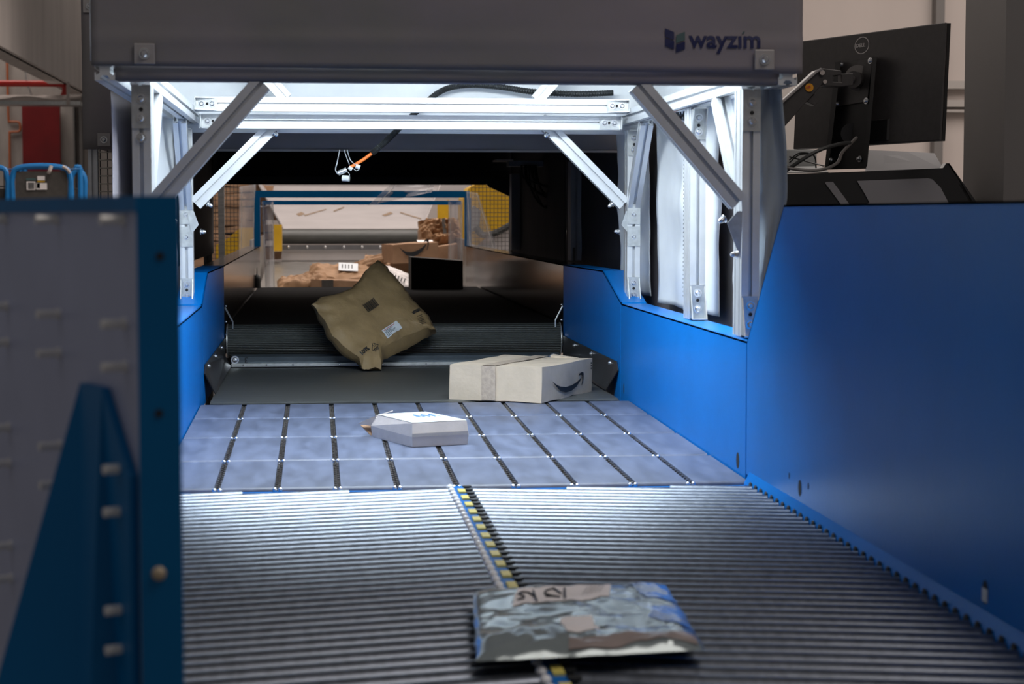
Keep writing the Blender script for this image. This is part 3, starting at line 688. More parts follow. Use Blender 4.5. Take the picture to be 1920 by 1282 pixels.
# ================================================================== REAR CONVEYOR AND CHUTE
rv = thing('rear_chute_conveyor', (0, 14.2, 0), 'far conveyor head with dark roller, pale scuffed chute and steel slide beyond the gate', 'conveyor')
def X(px, Y): return at(px, 450, Y).x
def Z(py, Y): return at(650, py, Y).z
Yr = 14.0
MB().cyl((X(530, Yr), Yr, Z(444, Yr)), (X(790, Yr), Yr, Z(444, Yr)), .052, 40).build('head_roller', M['belt'], rv, smooth=True)
MB().box(X(530, Yr), X(800, Yr), Yr-.10, Yr-.09, Z(468, 13.9), Z(459, 13.9)).build('bolted_strip', mat('grey_strip', (.17, .17, .18), .4, .5, .1, 20), rv)
for px in (541, 576, 610, 645, 679, 713): bolt(at(px, 463, 13.89), (0, -1, 0), rv, .009, False)
MB().box(X(529, Yr), X(800, Yr), Yr-.075, Yr-.06, Z(488, 13.9), Z(467, 13.9)).build('apron', M['pale_plate'], rv)
MB().box(X(529, Yr), X(800, Yr), Yr-.03, Yr-.02, .90, Z(488, 13.9)).build('apron_back', M['steel'], rv)
a, b, c, d = at(530, 430, 14.1), at(790, 430, 14.1), at(822, 352, 15.6), at(497, 350, 15.6)
a2, b2, c2, d2 = at(545, 430, 14.1), at(768, 430, 14.1), at(800, 372, 15.4), at(520, 372, 15.4)
MB().add([a, b, c, d], [(0, 1, 2, 3)]).build('chute_plate', M['pale_plate'], rv, solid=.01)
d4 = d.copy()
for q0, q1, q2, q3 in ((a, a+V((.0, 0, .02)), d+V((-.16, 0, .22)), d), (b, c, c+V((.10, 0, .22)), b+V((.01, 0, .02)))):
    MB().add([q0, q1, q2, q3], [(0, 1, 2, 3)]).build('chute_side', M['pale_plate'], rv, solid=.008)
a5, b5 = at(510, 360, 15.9), at(880, 360, 15.9); MB().box(a5.x-.1, b5.x, 15.9, 15.95, a5.z-.05, a5.z+.5).build('back_plate', M['pale_plate'], rv)
M['scuff'] = mat('brown_scuff', (.30, .21, .14), .7, 0, .3, 60)
for pts in (([555,402],[565,398],[572,402],[561,406]), ([570,404],[612,392],[611,394],[571,406]), ([625,396],[645,388],[645,390],[626,398]), ([716,404],[732,398],[737,401],[722,406]), ([750,398],[790,410],[789,412],[750,400])):
    q_ = []
    for x, y in pts:
        d = ray(x, y); nC = (b-a).cross(d4-a).normalized(); q_.append(CAM + d*((a-CAM).dot(nC)/d.dot(nC)) + V((0, -.012, .004)))
    MB().add(q_, [(0, 1, 2, 3)]).build('scuff_mark', M['scuff'], rv)
# steel slide
MB().add([(-.62, 11.25, .93), (.60, 11.25, .93), (.60, 13.95, 1.06), (-.62, 13.95, 1.06)], [(0, 1, 2, 3)]).build('steel_slide', M['steel'], rv, solid=.01)
for s, x in ((-1, -.66), (1, .62)):
    MB().box(x, x+.01, 11.3, 14.2, .8, 1.25).build('slide_wall', M['steel'], rv)
MB().box(X(513, 13.8), X(529, 13.8), 13.7, 13.85, Z(470, 13.8), Z(421, 13.8)).build('yellow_guard', M['yellow'], rv)
MB().hexa([at(820, 480, 13.9), at(842, 480, 13.9), at(842, 480, 14.0), at(820, 480, 14.0)], [at(820, 384, 13.9), at(842, 374, 13.9), at(842, 374, 14.0), at(820, 384, 14.0)]).build('yellow_guard', M['yellow'], rv)
# mesh fence and goods behind the tunnel
def fence(x0, x1, y0, y1, Y, label, step=9.4):
    t = thing('wire_mesh_fence', tuple(at((x0+x1)/2, y1, Y)), label, 'mesh'); mb = MB(); x = x0
    while x <= x1: a = at(x, y0, Y); mb.cyl((a.x, Y, 0), (a.x, Y, a.z), .0018, 5); x += step*.75
    y = y0
    while y <= y1: z = at(x0, y, Y).z; mb.cyl((at(x0, y, Y).x, Y, z), (at(x1, y, Y).x, Y, z), .0018, 5); y += step*.83
    mb.build('mesh', M['wire_dark'], t); return t
f1 = fence(396, 448, 336, 500, 11.6, 'wire mesh fence with a perforated upright seen through the left of the tunnel')
a = at(409, 336, 11.55); b = at(422, 500, 11.55)
MB().box(a.x, b.x, 11.52, 11.57, .2, a.z).build('upright', M['steel'], f1)
fence(884, 962, 336, 480, 11.6, 'wire mesh fence seen through the right of the tunnel in front of the yellow machine')
# brown stack of flattened cardboard at the far left
for k in range(13):
    y0 = 338 + k*12.5; px = 420 + (k % 3)*6
    c = at(px, y0+12, 15.5); w = .32 + .04*((k*7) % 3)
    mb = carton((c.x, 15.6, c.z), (w, 0, .01*(k % 2)), (0, .2, 0), (0, 0, .052), k, .02, 8)
    tag(mb.build('bundled_cardboard', M['board_brown'], smooth=False), 'crumpled brown cardboard bale in the tall stack behind the left mesh fence', 'cardboard', 'cardboard bales behind the left mesh fence')
mb = MB(); mb.prism([at(404, 500, 12.6), at(404, 460, 12.6), at(428, 446, 12.6), at(450, 427, 12.6), at(480, 427, 12.6), at(480, 500, 12.6)], (0, .05, 0))
tag(mb.build('yellow_guard_panel', M['yellow']), 'yellow angled guard panel behind the left mesh fence', 'guard')
ym = thing('yellow_machine', tuple(at(920, 470, 13)), 'yellow painted machine housing behind the right mesh fence', 'machine')
mb = MB(); mb.prism([at(x, y, 12.8) for x, y in ((865, 452), (868, 372), (880, 352), (900, 342), (935, 340), (960, 365), (960, 415), (925, 432), (895, 460))][::-1], (0, .4, 0)); mb.build('housing', M['yellow'], ym)
MB().tube(smooth_path([at(892, 425, 12.7), at(905, 440, 12.7), at(930, 436, 12.7), at(960, 420, 12.7)], 8), .022, 8).build('black_hose', M['rubber'], ym)
mb = MB(); mb.prism([at(x, y, 12.72) for x, y in ((881, 400), (888, 385), (902, 395), (898, 430), (884, 435))][::-1], (0, .06, 0)); mb.build('grey_cover', M['grey_box'], ym)
mb = MB(); mb.box(X(895, 12.9), X(990, 12.9), 12.85, 12.95, .3, Z(428, 12.9)); tag(mb.build('white_side_board', M['pale_plate']), 'pale board standing under the yellow machine behind the right mesh', 'board')

# ================================================================== PARCELS
# 1. padded kraft mailer tumbling over the drum
from mathutils.bvhtree import BVHTree
B = at(700, 690, 6.41); T = at(708, 490, 6.80); L = at(583, 572, 6.56)
nn = (L - B).cross(T - B).normalized()
if nn.y > 0: nn = -nn
def onpl(px, py, off=0):
    d = ray(px, py); P0 = B + nn*off; t = (P0 - CAM).dot(nn) / d.dot(nn); return CAM + d*t
def zpx(x, y): return 560 + x/5.343, 470 + y/5.343
front = [(125,545),(240,462),(420,435),(520,395),(590,330),(650,235),(715,165),(790,103),(850,140),(885,150),(905,205),(990,300),(1060,395),(1130,490),(1205,570),(1285,635),(1315,700),(1340,755),(1366,795),(1250,778),(1150,815),(1050,862),(940,915),(850,968),(836,1040),(842,1085),(822,1150),(828,1186),(760,1180),(700,1190),(635,1172),(622,1120),(608,1075),(530,1010),(440,930),(340,845),(262,700),(200,630),(180,590)]
back = [(150,560),(240,470),(420,440),(520,400),(590,335),(650,240),(715,170),(790,108),(850,145),(890,170),(910,215),(995,305),(1065,400),(1135,495),(1210,575),(1290,650),(1320,710),(1350,765),(1360,830),(1290,870),(1200,915),(1080,985),(980,1030),(890,1075),(850,1090),(846,1110),(830,1160),(820,1180),(760,1186),(700,1184),(640,1176),(600,1150),(540,1110),(440,1040),(350,950),(280,870),(240,760),(195,690),(185,620)]
def resample(P, n):
    P = [V((*p, 0)) for p in P]; P.append(P[0]); L_ = [0]
    for a_, b_ in zip(P, P[1:]): L_.append(L_[-1] + (b_-a_).length)
    out = []
    for k in range(n):
        t = L_[-1]*k/n; i_ = max(q for q in range(len(L_)-1) if L_[q] <= t); out.append(P[i_].lerp(P[i_+1], (t-L_[i_])/(L_[i_+1]-L_[i_])))
    return out
NB = 39; RG = 16; cx, cy = 690, 640
def lerp2(P, t):   # t in 0..NB over matching outline points
    i_ = int(t) % len(P); f_ = t - int(t); a_ = P[i_]; b_ = P[(i_+1) % len(P)]; return (a_[0]*(1-f_)+b_[0]*f_, a_[1]*(1-f_)+b_[1]*f_)
NP_ = 117
mb = MB(); base = onpl(*zpx(cx, cy)); Rr = (onpl(*zpx(1366, 795)) - base).normalized(); Uu = nn.cross(Rr)
def sheet(P, sg, depth, th):
    vs = []
    for g in range(RG+1):
        t = g/RG
        for k in range(NP_):
            q = lerp2(P, k*len(P)/NP_); x = cx + (q[0]-cx)*t; y = cy + (q[1]-cy)*t
            p = onpl(*zpx(x, y), -depth*min(1, t*1.3))
            a_ = (p-base).dot(Rr); b_ = (p-base).dot(Uu)
            h = th*(max(0, 1 - t**5))**.7
            edge = max(0, (t-.5)/.5)**.7
            cr = (.006*nz(a_*14, b_*14, 2) + .018*edge*(abs(nz(a_*26, b_*26, 6)) - .25) + .003*edge*nz(a_*60, b_*60, 9))
            vs.append(p + nn*(sg*h + cr*(1 if sg > 0 else .6))) 
    fs = [(g*NP_+k, g*NP_+(k+1) % NP_, (g+1)*NP_+(k+1) % NP_, (g+1)*NP_+k) for g in range(RG) for k in range(NP_)]
    return vs, fs
fv, ff = sheet(front, 1, 0, .020)
bv, bf = sheet(back, -1, .05, .012)
mb.add(fv, [tuple(reversed(f)) for f in ff])
km = mb.build('padded_mailer', M['kraft'], smooth=True)
tag(km, 'olive-brown padded paper mailer tipping corner-down over the ribbed drum', 'parcel')
m2 = MB(); m2.add(bv, bf); o1 = len(bv); m2.add([V(p) for p in fv[RG*NP_:]], [])
mids = []
for k in range(NP_):
    a_, b_ = fv[RG*NP_+k], bv[RG*NP_+k]; mids.append(a_.lerp(b_, .5) + (a_ - base).normalized()*.006 + V((0, 0, .004*nz(k*.4, 3))))
m2.add(mids, [])
m2.f += [(RG*NP_+k, RG*NP_+(k+1) % NP_, o1+NP_+(k+1) % NP_, o1+NP_+k) for k in range(NP_)] + [(o1+NP_+k, o1+NP_+(k+1) % NP_, o1+(k+1) % NP_, o1+k) for k in range(NP_)]; m2.m += [0]*2*NP_
m2.build('rear_sheet', M['kraft'], km, smooth=True)
bvh = BVHTree.FromPolygons([tuple(p) for p in fv], ff)
def stick(p, off=.0022):
    hit = bvh.ray_cast(V(p) + nn*.3, -nn)
    return (hit[0] if hit[0] else V(p)) + nn*off
def surf(px, py, off=.002):
    d = ray(px, py); hit = bvh.ray_cast(CAM, d); return (hit[0] if hit[0] else onpl(px, py)) + nn*off
def sticker(corners, mt, name, n=6, off=.0022):
    a_, b_, c_, d_ = [V(q) for q in corners]; m_ = MB()
    m_.grid(lambda u, v: stick((a_*(1-u)+b_*u)*(1-v) + (d_*(1-u)+c_*u)*v, off), n, n); return m_.build(name, M[mt], km, smooth=True)
def zs_(x, y): return surf(*zpx(x, y))
lab = [zs_(890, 882), zs_(1037, 775), zs_(975, 703), zs_(828, 805)]
sticker(lab, 'label', 'white_label', 8, .0022)
lr = (lab[1]-lab[0]); lu = (lab[3]-lab[0])
for k, (w0, w1) in enumerate(((.06, .80), (.06, .62), (.06, .48), (.06, .70), (.06, .55), (.06, .30))):
    v0 = .86 - k*.14; q = lab[0]
    sticker([q + lr*w0 + lu*(v0-.05), q + lr*w1 + lu*(v0-.05), q + lr*w1 + lu*(v0+.01), q + lr*w0 + lu*(v0+.01)], 'red_ink' if k == 0 else 'ink_teal', 'label_print', 3, .0032)
bc = [zs_(697, 620), zs_(808, 545), zs_(752, 472), zs_(638, 548)]
br = bc[1]-bc[0]; bu = bc[3]-bc[0]; t = 0; k = 0
while t < .97:
    w_ = (.045, .02, .03, .06, .02)[k % 5]
    sticker([bc[0] + br*t, bc[0] + br*(t+w_), bc[0] + br*(t+w_) + bu, bc[0] + br*t + bu], 'ink', 'barcode', 3, .0025); t += w_ + (.025, .035, .02)[k % 3]; k += 1
tr_ = [zs_(735, 1005), zs_(803, 950), zs_(737, 925)]
for k in range(3):
    a_, b_ = tr_[k], tr_[(k+1) % 3]; MB().tube([stick(a_.lerp(b_, .08 + .76*i_/6), .0015) for i_ in range(7)], .0013, 5).build('recycling_mark', M['ink'], km)
def mail_text(txt, x0, y0, x1, y1, h, bold=0):
    p0 = zs_(x0, y0); rr = zs_(x1, y1) - p0; wd_ = rr.length; rr.normalize(); uu = nn.cross(rr); uu = uu if uu.z > 0 else -uu
    o_ = text_obj(txt, p0, rr, uu, wd_, 'ink', km, 'lettering', height=h, bold=bold)
    w_ = W[o_.name]
    for v_ in o_.data.vertices: v_.co = stick(v_.co + w_, .0030) - w_
mail_text('100%', 640, 1050, 715, 990, .016, .03); mail_text('PAP', 768, 1016, 812, 985, .008); mail_text('22', 752, 972, 775, 955, .007)
mail_text('amazon', 1150, 640, 1232, 605, .011, .03)
for k in range(6): sticker([zs_(1185 + k*6, 665 + k*16), zs_(1235 + k*8, 645 + k*16), zs_(1235 + k*8, 640 + k*16), zs_(1185 + k*6, 660 + k*16)], 'ink', 'small_print', 2)
for pts in (((800, 260), (1180, 740)), ((805, 820), (880, 920))):
    MB().tube([stick(zs_(pts[0][0] + (pts[1][0]-pts[0][0])*k/14, pts[0][1] + (pts[1][1]-pts[0][1])*k/14), .0004) for k in range(15)], .0011, 5).build('fold_line', M['kraft'], km)

# 2. large carton with the smile
def onbed(px, py):
    Yg = 4.5
    for _ in range(8): p = atz(px, py, zs(min(Yg, 5.36)) + .0005); Yg = p.y
    return p
A = onbed(843, 749); Bc = onbed(1016, 757); Cc = onbed(1123, 735)
exv = (Bc - A) / 2; dv = (Cc - Bc); xn = exv.normalized(); dv = dv - xn*dv.dot(xn); L2 = dv.length / 2; yn = dv.normalized()
H = .098; ctr = A + exv + yn*L2; up = V((0, 0, H))
sb1 = thing('shipping_carton', tuple(ctr), 'large pale cardboard box with a printed curved arrow on the belt cells', 'parcel')
carton(ctr + V((0, 0, .002)), exv, yn*L2, up, 2, .004, 8).build('box', M['board_pale'], sb1)
# tape over front and top
fN = -yn; f0 = A + xn*((Bc-A).length*.355); 
decal(f0 + fN*.003 + V((0, 0, .004)), xn, (0, 0, 1), .043, H-.002, 'tape', sb1, 'tape')
decal(f0 + V((0, 0, H+.0035)), xn, yn, .043, L2*2, 'tape', sb1, 'tape')
def face(u, v, off=.004): return Bc + yn*(L2*2*u) + V((0, 0, H*v)) + xn*off
def smz(x, y):
    u = (x+115)/960; yb = 1070 + (880-1070)*u; yt = 440 + (300-440)*u; return face(u, (yb-y)/(yb-yt))
poly_mark([q for q in SMQ + AR], smz, 'ink', sb1, 'arrow_mark')
mb = MB()
for v0 in (.70, .78, .86): mb.hexa([face(.955, v0), face(.975, v0), face(.975, v0+.05), face(.955, v0+.05)], [face(.955, v0, .0045), face(.975, v0, .0045), face(.975, v0+.05, .0045), face(.955, v0+.05, .0045)])
mb.build('handling_marks', M['ink'], sb1)
MB().hexa([A + yn*L2*1.9 + up*.98 + xn*.16, A + yn*L2*1.9 + up*.98 + xn*.24, A + yn*L2*2.02 + up + xn*.24, A + yn*L2*2.02 + up + xn*.16],
          [A + yn*L2*1.9 + up*1.08 + xn*.16, A + yn*L2*1.9 + up*1.02 + xn*.24, A + yn*L2*2.02 + up*1.02 + xn*.24, A + yn*L2*2.02 + up*1.1 + xn*.16]).build('torn_flap', M['board_pale'], sb1)

# 3. small battered box
A = onbed(697, 818); Bc = onbed(773, 839); Cc = onbed(878, 833)
z0 = Bc.z + .001; Hs = .055
def w(p, z, off=V((0, 0, 0))): return V((p.x, p.y, z)) + off
xn = (Cc - Bc).normalized(); yn2 = (A - Bc).normalized(); D = Cc + (A - Bc)
ce = (A + Bc + Cc + D) / 4
def inn(p, k): return p + (ce - p)*k
M['seam_shade'] = mat('card_seam_shade', (.42, .38, .36), .6, 0, .08, 30)
bx = thing('small_carton', (ce.x, ce.y, z0), 'small battered white-topped cardboard box in the middle of the belt cells', 'parcel')
mb = MB(); q = [Bc, Cc, D, A]
r0 = [w(inn(p, .015), z0) for p in q]; r1_ = [w(inn(p, -.01), z0 + Hs*.42) for p in q]; r2 = [w(inn(p, .03), z0 + Hs) for p in q]
r2[3] = w(inn(A, .14), z0 + Hs*1.0); r1_[3] = w(inn(A, -.02), z0 + Hs*.5)
mb.add(r0 + r1_ + r2, [(3,2,1,0)] + [(i, (i+1) % 4, 4+(i+1) % 4, 4+i) for i in range(4)] + [(4+i, 4+(i+1) % 4, 8+(i+1) % 4, 8+i) for i in range(4)] + [(8,9,10,11)])
M['box_grey'] = mat('greyish_card', (.60, .53, .49), .7, 0, .08, 30, .05, 100)
mb.build('box', M['box_grey'], bx)
decal(w(inn(Bc, -.014), z0 + Hs*.44), xn, V((0, 0, 1)), (Cc-Bc).length*1.0, Hs*.13, 'seam_shade', bx, 'shaded_seam_band')  # seam band also paints in the shade of the inward-tilting lower side
top = [w(inn(p, .032), z0 + Hs + .0015) for p in q]; top[3] = w(inn(A, .13), z0 + Hs + .0015)
MB().add(top, [(0, 1, 2, 3)]).build('white_top', M['label'], bx)
def tp(u, v): a_ = top[0]*(1-u) + top[1]*u; b_ = top[3]*(1-u) + top[2]*u; return a_*(1-v) + b_*v + V((0, 0, .0006))
mb = MB()
for k in range(9):
    u = .45 + .05*k; mb.add([tp(u, .42 + .1*(k % 2)), tp(u+.022, .42 + .1*(k % 2)), tp(u+.035, .66 + .07*(k % 3)), tp(u+.013, .66 + .07*(k % 3))], [(0, 1, 2, 3)])
mb.build('blue_print', M['cage_blue'], bx)
# torn end flaps at the left
fl = [w(inn(A, -.02), z0 + Hs*.5), at(671, 794, A.y+.01), w(inn(A, .10), z0 + Hs*.95), w(inn((A*.6+D*.4), -.02), z0 + Hs*1.12)]
MB().add(fl, [(0, 1, 2), (1, 3, 2)]).build('torn_flap', M['box_grey'], bx, solid=.002)
MB().add([w(inn(A, -.02), z0 + .004), at(676, 797, A.y+.02), w(inn(A*.5+D*.5, -.05), z0 + Hs*.4)], [(0, 1, 2)]).build('torn_flap', M['board_brown'], bx, solid=.002)

# 4. foreground plastic mailer
TL = atz(887, 1112, .872); TR = atz(1250, 1100, .872); BR = atz(1322, 1218, .868); BL = atz(892, 1240, .868)
def bagpt(u, v, top_=True):
    p = (BL*(1-u) + BR*u)*(1-v) + (TL*(1-u) + TR*u)*v
    a = abs(u*2-1); b = abs(v*2-1); h = max(0, 1-a**8)**.5 * max(0, 1-b**8)**.5
    x = u*.16*2; y = v*.1*2
    wv = .004*nz(x*22, y*30, 2) + .0035*abs(nz(x*40 + y*20, y*60, 5)) + .006*math.exp(-((v-.12-.1*math.sin(u*5))/.07)**2)*(1 if u < .55 else .3) + .007*max(0, 1-v/.3)*abs(nz(u*9, v*16, 8)) + .003*nz(u*14, v*20, 12)*max(0, 1-v/.35)
    return p + V((.003*nz(v*6, 1), .003*nz(u*9, 3), (.013*h + wv*h) if top_ else -.004*h))
mb = MB(); N1, N2 = 60, 40
mb.grid(lambda u, v: bagpt(u, v), N1, N2)
vs = [bagpt(i/N1, j/N2, False) for j in range(N2+1) for i in range(N1+1)]
mb.add(vs, [(j*(N1+1)+i, (j+1)*(N1+1)+i, (j+1)*(N1+1)+i+1, j*(N1+1)+i+1) for j in range(N2) for i in range(N1)])
for v_ in mb.v: v_.z += .0
pb = mb.build('plastic_mailer', M['poly'], smooth=True); tag(pb, 'shiny grey plastic mailer bag with blue end lying on the foreground rollers', 'parcel')
def patch(u0, u1, v0, v1, mt, name, n=10, sk=0, off=.0012, fn=None):
    mb = MB(); mb.grid(lambda u, v: bagpt(u0 + (u1-u0)*u + sk*v, v0 + (v1-v0)*v + (fn(u) if fn else 0)) + V((0, 0, off)), n, n); return mb.build(name, M[mt], pb, smooth=True)
patch(.18, .66, .60, .86, 'label_pink', 'address_label', 20, .04, fn=lambda u: .07*u)
patch(.40, .55, .13, .36, 'label_pink', 'small_label', 10, -.01, fn=lambda u: .03*u)
def blue_patch(poly, name):
    mb = MB(); n = 14
    (a0, b0), (a1, b1), (a2, b2), (a3, b3) = poly
    mb.grid(lambda u, v: bagpt(*( (a0*(1-u)+a1*u)*(1-v)+(a3*(1-u)+a2*u)*v, (b0*(1-u)+b1*u)*(1-v)+(b3*(1-u)+b2*u)*v)) + V((0, 0, .0011)), n, n)
    mb.build(name, M['poly_blue'], pb, smooth=True)
blue_patch([(.84, .66), (.985, .60), (.985, .985), (.78, .985)], 'blue_print')
blue_patch([(.80, .36), (.985, .14), (.99, .56), (.86, .52)], 'blue_print')
M['brown_sheen'] = mat('brown_bag_edge', (.36, .30, .28), .25, .1, .2, 10, .1, 22)
patch(.40, .97, .015, .09, 'brown_sheen', 'lower_edge', 20, 0, .0010, fn=lambda u: .10*max(0, u-.4)*(1-u)*3)
# handwritten strokes on the address label (upside down)
def stroke(pts, r=.0014):
    MB().tube([bagpt(u, v) + V((0, 0, .003)) for u, v in pts], r, 5).build('pen_mark', M['ink'], pb)
stroke([(.30, .74), (.27, .80), (.24, .80), (.22, .76), (.25, .72), (.24, .68), (.21, .66)]); stroke([(.30, .64), (.295, .82)])
stroke([(.43, .77), (.40, .84), (.36, .82), (.35, .78), (.38, .74), (.42, .70), (.35, .70)]); stroke([(.44, .66), (.455, .84)])
for k in range(5): patch(.53 + .02*k, .54 + .02*k, .74, .86, 'ink_grey', 'label_print', 2, .04, .002)

# 5. box at the belt end, its card darkened to stand for tunnel shade
a = at(771, 545, 10.0); 
tl = at(771, 482, 10.0); trr = at(868, 489, 10.0)
mb = MB(); mb.hexa([(tl.x, 10.0, 1.009), (trr.x, 10.0, 1.009), (trr.x, 10.3, 1.009), (tl.x, 10.3, 1.009)], [tl, trr, trr + V((0, .3, 0)), tl + V((0, .3, 0))])
M['shaded_card'] = mat('shaded_card', (.045, .035, .03), .8, 0, .2, 10)
tag(mb.build('shaded_carton', M['shaded_card']), 'square cardboard box darkened to imitate shade, standing at the far right end of the upper belt', 'parcel')

# 6. the pile on the steel slide
def zsl(Y): return .93 + .13*(Y-11.25)/2.7 + .006
def face_box(px0, py0, px1, py1, Y, depth, label, m='board_brown', yaw=0, sk=0, name='carton', base=None, seed=1, group=None):
    """carton whose front face is seen between the two measured corners"""
    a = at(px0, py1, Y); b = at(px1, py1 + sk, Y); t_ = at(px0, py0, Y); h = t_.z - a.z
    exv = (b - a)/2; d = V((math.sin(yaw), math.cos(yaw), .0))*depth/2
    root = thing(name, tuple((a+b)/2 + d), label, 'parcel', group)
    carton((a+b)/2 + d, exv, d, (0, 0, h), seed, .006, 6).build('box', M[m], root); return root, a, b, h
r_, a, b, h = face_box(737, 459, 822, 494, 12.0, .30, 'brown box with a curved arrow resting high on the far pile', sk=-5, yaw=-.2, seed=3)
smile(a + (b-a)*.12 + V((0, -.008, h*.30)), b-a, (0, 0, 1), .19, r_, off=-.0)
decal(at(783, 457, 12.15) + V((0, 0, .01)), (1, 0, 0), (0, 1, .1), .10, .12, 'label_pink', r_, 'label')
face_box(735, 494, 772, 540, 12.15, .3, 'plain brown box under the arrow-printed box on the far pile', seed=5)
face_box(787, 432, 830, 452, 12.9, .25, 'flat brown box wedged behind the crumpled bag at the top of the far pile', sk=-14, seed=7)
face_box(822, 462, 872, 500, 12.2, .25, 'brown box leaning against the right wall of the far slide', sk=-8, seed=9)
r_, a, b, h = face_box(583, 524, 690, 545, 11.5, .3, 'low taped brown box at the near left of the far pile', sk=3, seed=11)
decal(at(603, 545, 11.485), (1, 0, 0), (0, 0, 1), .07, h*.98, 'cage_board', r_, 'dark_tape')
def pile_bag(px, py, w_, hgt, Y, ang, label, t=.035, m='kraft_warm', tilt=.5, seed=1, amp=.02):
    c_ = at(px, py, Y); ca, sa = math.cos(ang), math.sin(ang)
    e1 = V((ca, 0, sa))*w_/2; e2 = V((-sa*math.cos(tilt), math.sin(tilt)*1.0, ca*math.cos(tilt)))*hgt/2
    mb = parcel_bag(c_, e1, e2, t, seed, amp, 24, 24); o = mb.build('paper_mailer', M[m], smooth=True); tag(o, label, 'parcel'); return o, c_, e1.normalized(), e2.normalized()
o, c_, e1, e2 = pile_bag(640, 519, .40, .26, 12.0, -.05, 'brown paper mailer with a white label on the left of the far pile', tilt=1.1, seed=2, t=.05)
n_ = e1.cross(e2); decal(c_ + n_*.062 - e1*.02 - e2*.03, e1, e2, .12, .10, 'label', o, 'white_label')
for k in range(4): decal(c_ + n_*.063 + e1*(.0+.02*k) - e2*.0, e1, e2, .006, .05, 'ink', o, 'label_print')
pile_bag(566, 528, .30, .16, 11.7, .15, 'low folded brown paper mailer at the far left of the pile', tilt=1.2, seed=4, t=.035)
pile_bag(696, 492, .28, .08, 12.3, .32, 'rolled brown paper mailer lying slanted left of the arrow-printed box', tilt=1.0, seed=6, t=.025, amp=.01)
pile_bag(722, 507, .30, .20, 12.35, -.35, 'folded brown paper mailer lying behind the top of the tumbling mailer', tilt=1.0, seed=8, t=.03)
o, c_, e1, e2 = pile_bag(748, 522, .20, .14, 11.6, -.4, 'grey and white printed mailer peeping out left of the dark square box', m='label_pink', tilt=.9, seed=9, t=.02, amp=.008)
for k in range(5): decal(c_ + e1.cross(e2)*.026 + e1*(-.05 + .02*k) - e2*.05, e1, e2, .007, .04, 'ink', o, 'print')
o, c_, e1, e2 = pile_bag(825, 437, .27, .20, 12.5, .1, 'crumpled brown paper bag with dark tape on top of the far pile', tilt=.5, seed=10, t=.07, amp=.06)
decal(c_ + V((.02, -.075, -.03)), (1, 0, .0), (-.1, .25, 1), .022, .13, 'cage_board', o, 'dark_tape')

# ================================================================== MONITOR STATION (right)
mn = thing('monitor', (1.31, 5.46, 1.59), 'black computer monitor seen from behind, right of the grey hood', 'monitor')
TLm, TRm, BRm, BLm = at(1502, 78, 5.73), at(1780, 42, 5.19), at(1758, 264, 5.19), at(1487, 280, 5.73)
xm = (TRm - TLm).normalized(); ym_ = (TLm - BLm); ym_ = (ym_ - xm*ym_.dot(xm)).normalized(); nm = xm.cross(ym_)
if nm.y > 0: nm = -nm
Wm = (TRm - TLm).length; Hm = (TRm - BRm).length
def mon(u, v, o=0): return BLm + xm*(Wm*u) + ym_*(Hm*v) + nm*o
MB().hexa([mon(0, 0, -.008), mon(1, 0, -.008), mon(1, 1, -.008), mon(0, 1, -.008)][::-1], [mon(0, 0, 0), mon(1, 0, 0), mon(1, 1, 0), mon(0, 1, 0)][::-1]).build('back_shell', M['black_plastic'], mn, bevel=.003)
MB().hexa([mon(.0, .0, -.020), mon(1., .0, -.020), mon(1., 1., -.020), mon(.0, 1., -.020)][::-1], [mon(.002, .002, -.009), mon(.998, .002, -.009), mon(.998, .998, -.009), mon(.002, .998, -.009)][::-1]).build('screen_bezel', M['black_metal'], mn)
MB().hexa([mon(.34, .03, 0), mon(.67, .03, 0), mon(.67, .22, 0), mon(.34, .22, 0)][::-1], [mon(.345, .035, .006), mon(.665, .035, .006), mon(.665, .21, .006), mon(.345, .21, .006)][::-1]).build('port_recess', M['black_metal'], mn)
# emblem ring and letters
ce_ = mon(.545, .80, .0); 
def onmon(px, py, o=.001):
    d = ray(px, py); P0 = mon(0, 0, o); t = (P0 - CAM).dot(nm) / d.dot(nm); return CAM + d*t
ce_ = onmon(1616, 85)
# circle radius in the monitor plane
n = 40; vs = []; fs = []
for k in range(n):
    a_ = 2*math.pi*k/n
    for rr in (.0262, .0290): vs.append(ce_ + xm*rr*1.0*math.cos(a_)*1.05 + ym_*rr*math.sin(a_)*.86)
for k in range(n): q = (k*2, k*2+1, ((k+1) % n)*2+1, ((k+1) % n)*2); fs.append(q)
MB().add(vs, fs).build('round_emblem', M['ink_grey'], mn)
text_obj('DELL', onmon(1605, 89.3, .0015), xm, ym_, .039, 'ink_grey', mn, 'lettering', depth=0, height=.0105, bold=.03)
# mounting bracket column
mk = thing('monitor_bracket', tuple(at(1590, 314, 5.42)), 'black upright channel bracket carrying the monitor mount', 'bracket')
def slab(pl, o0, o1, m, parent, name, bevel=0):
    a_ = [onmon(x, y, o0) for x, y in pl]; b_ = [onmon(x, y, o1) for x, y in pl]
    mb = MB(); k = len(a_); mb.add(a_ + b_, [tuple(range(k)), tuple(reversed(range(k, 2*k)))] + [(i, k+i, k+(i+1) % k, (i+1) % k) for i in range(k)]); return mb.build(name, M[m], parent, bevel=bevel)
slab([(1575, 118), (1635, 108), (1624, 316), (1547, 318)], .010, .016, 'black_metal', mk, 'back_plate')
slab([(1566, 116), (1577, 115), (1553, 318), (1546, 318)], .010, .045, 'black_metal', mk, 'side_flange')
slab([(1636, 106), (1644, 107), (1626, 312), (1620, 312)], .010, .045, 'black_metal', mk, 'side_flange')
for p_ in ((1557, 300), (1612, 298)): bolt(onmon(*p_, .017), nm, mk, .006, hgt=.01)
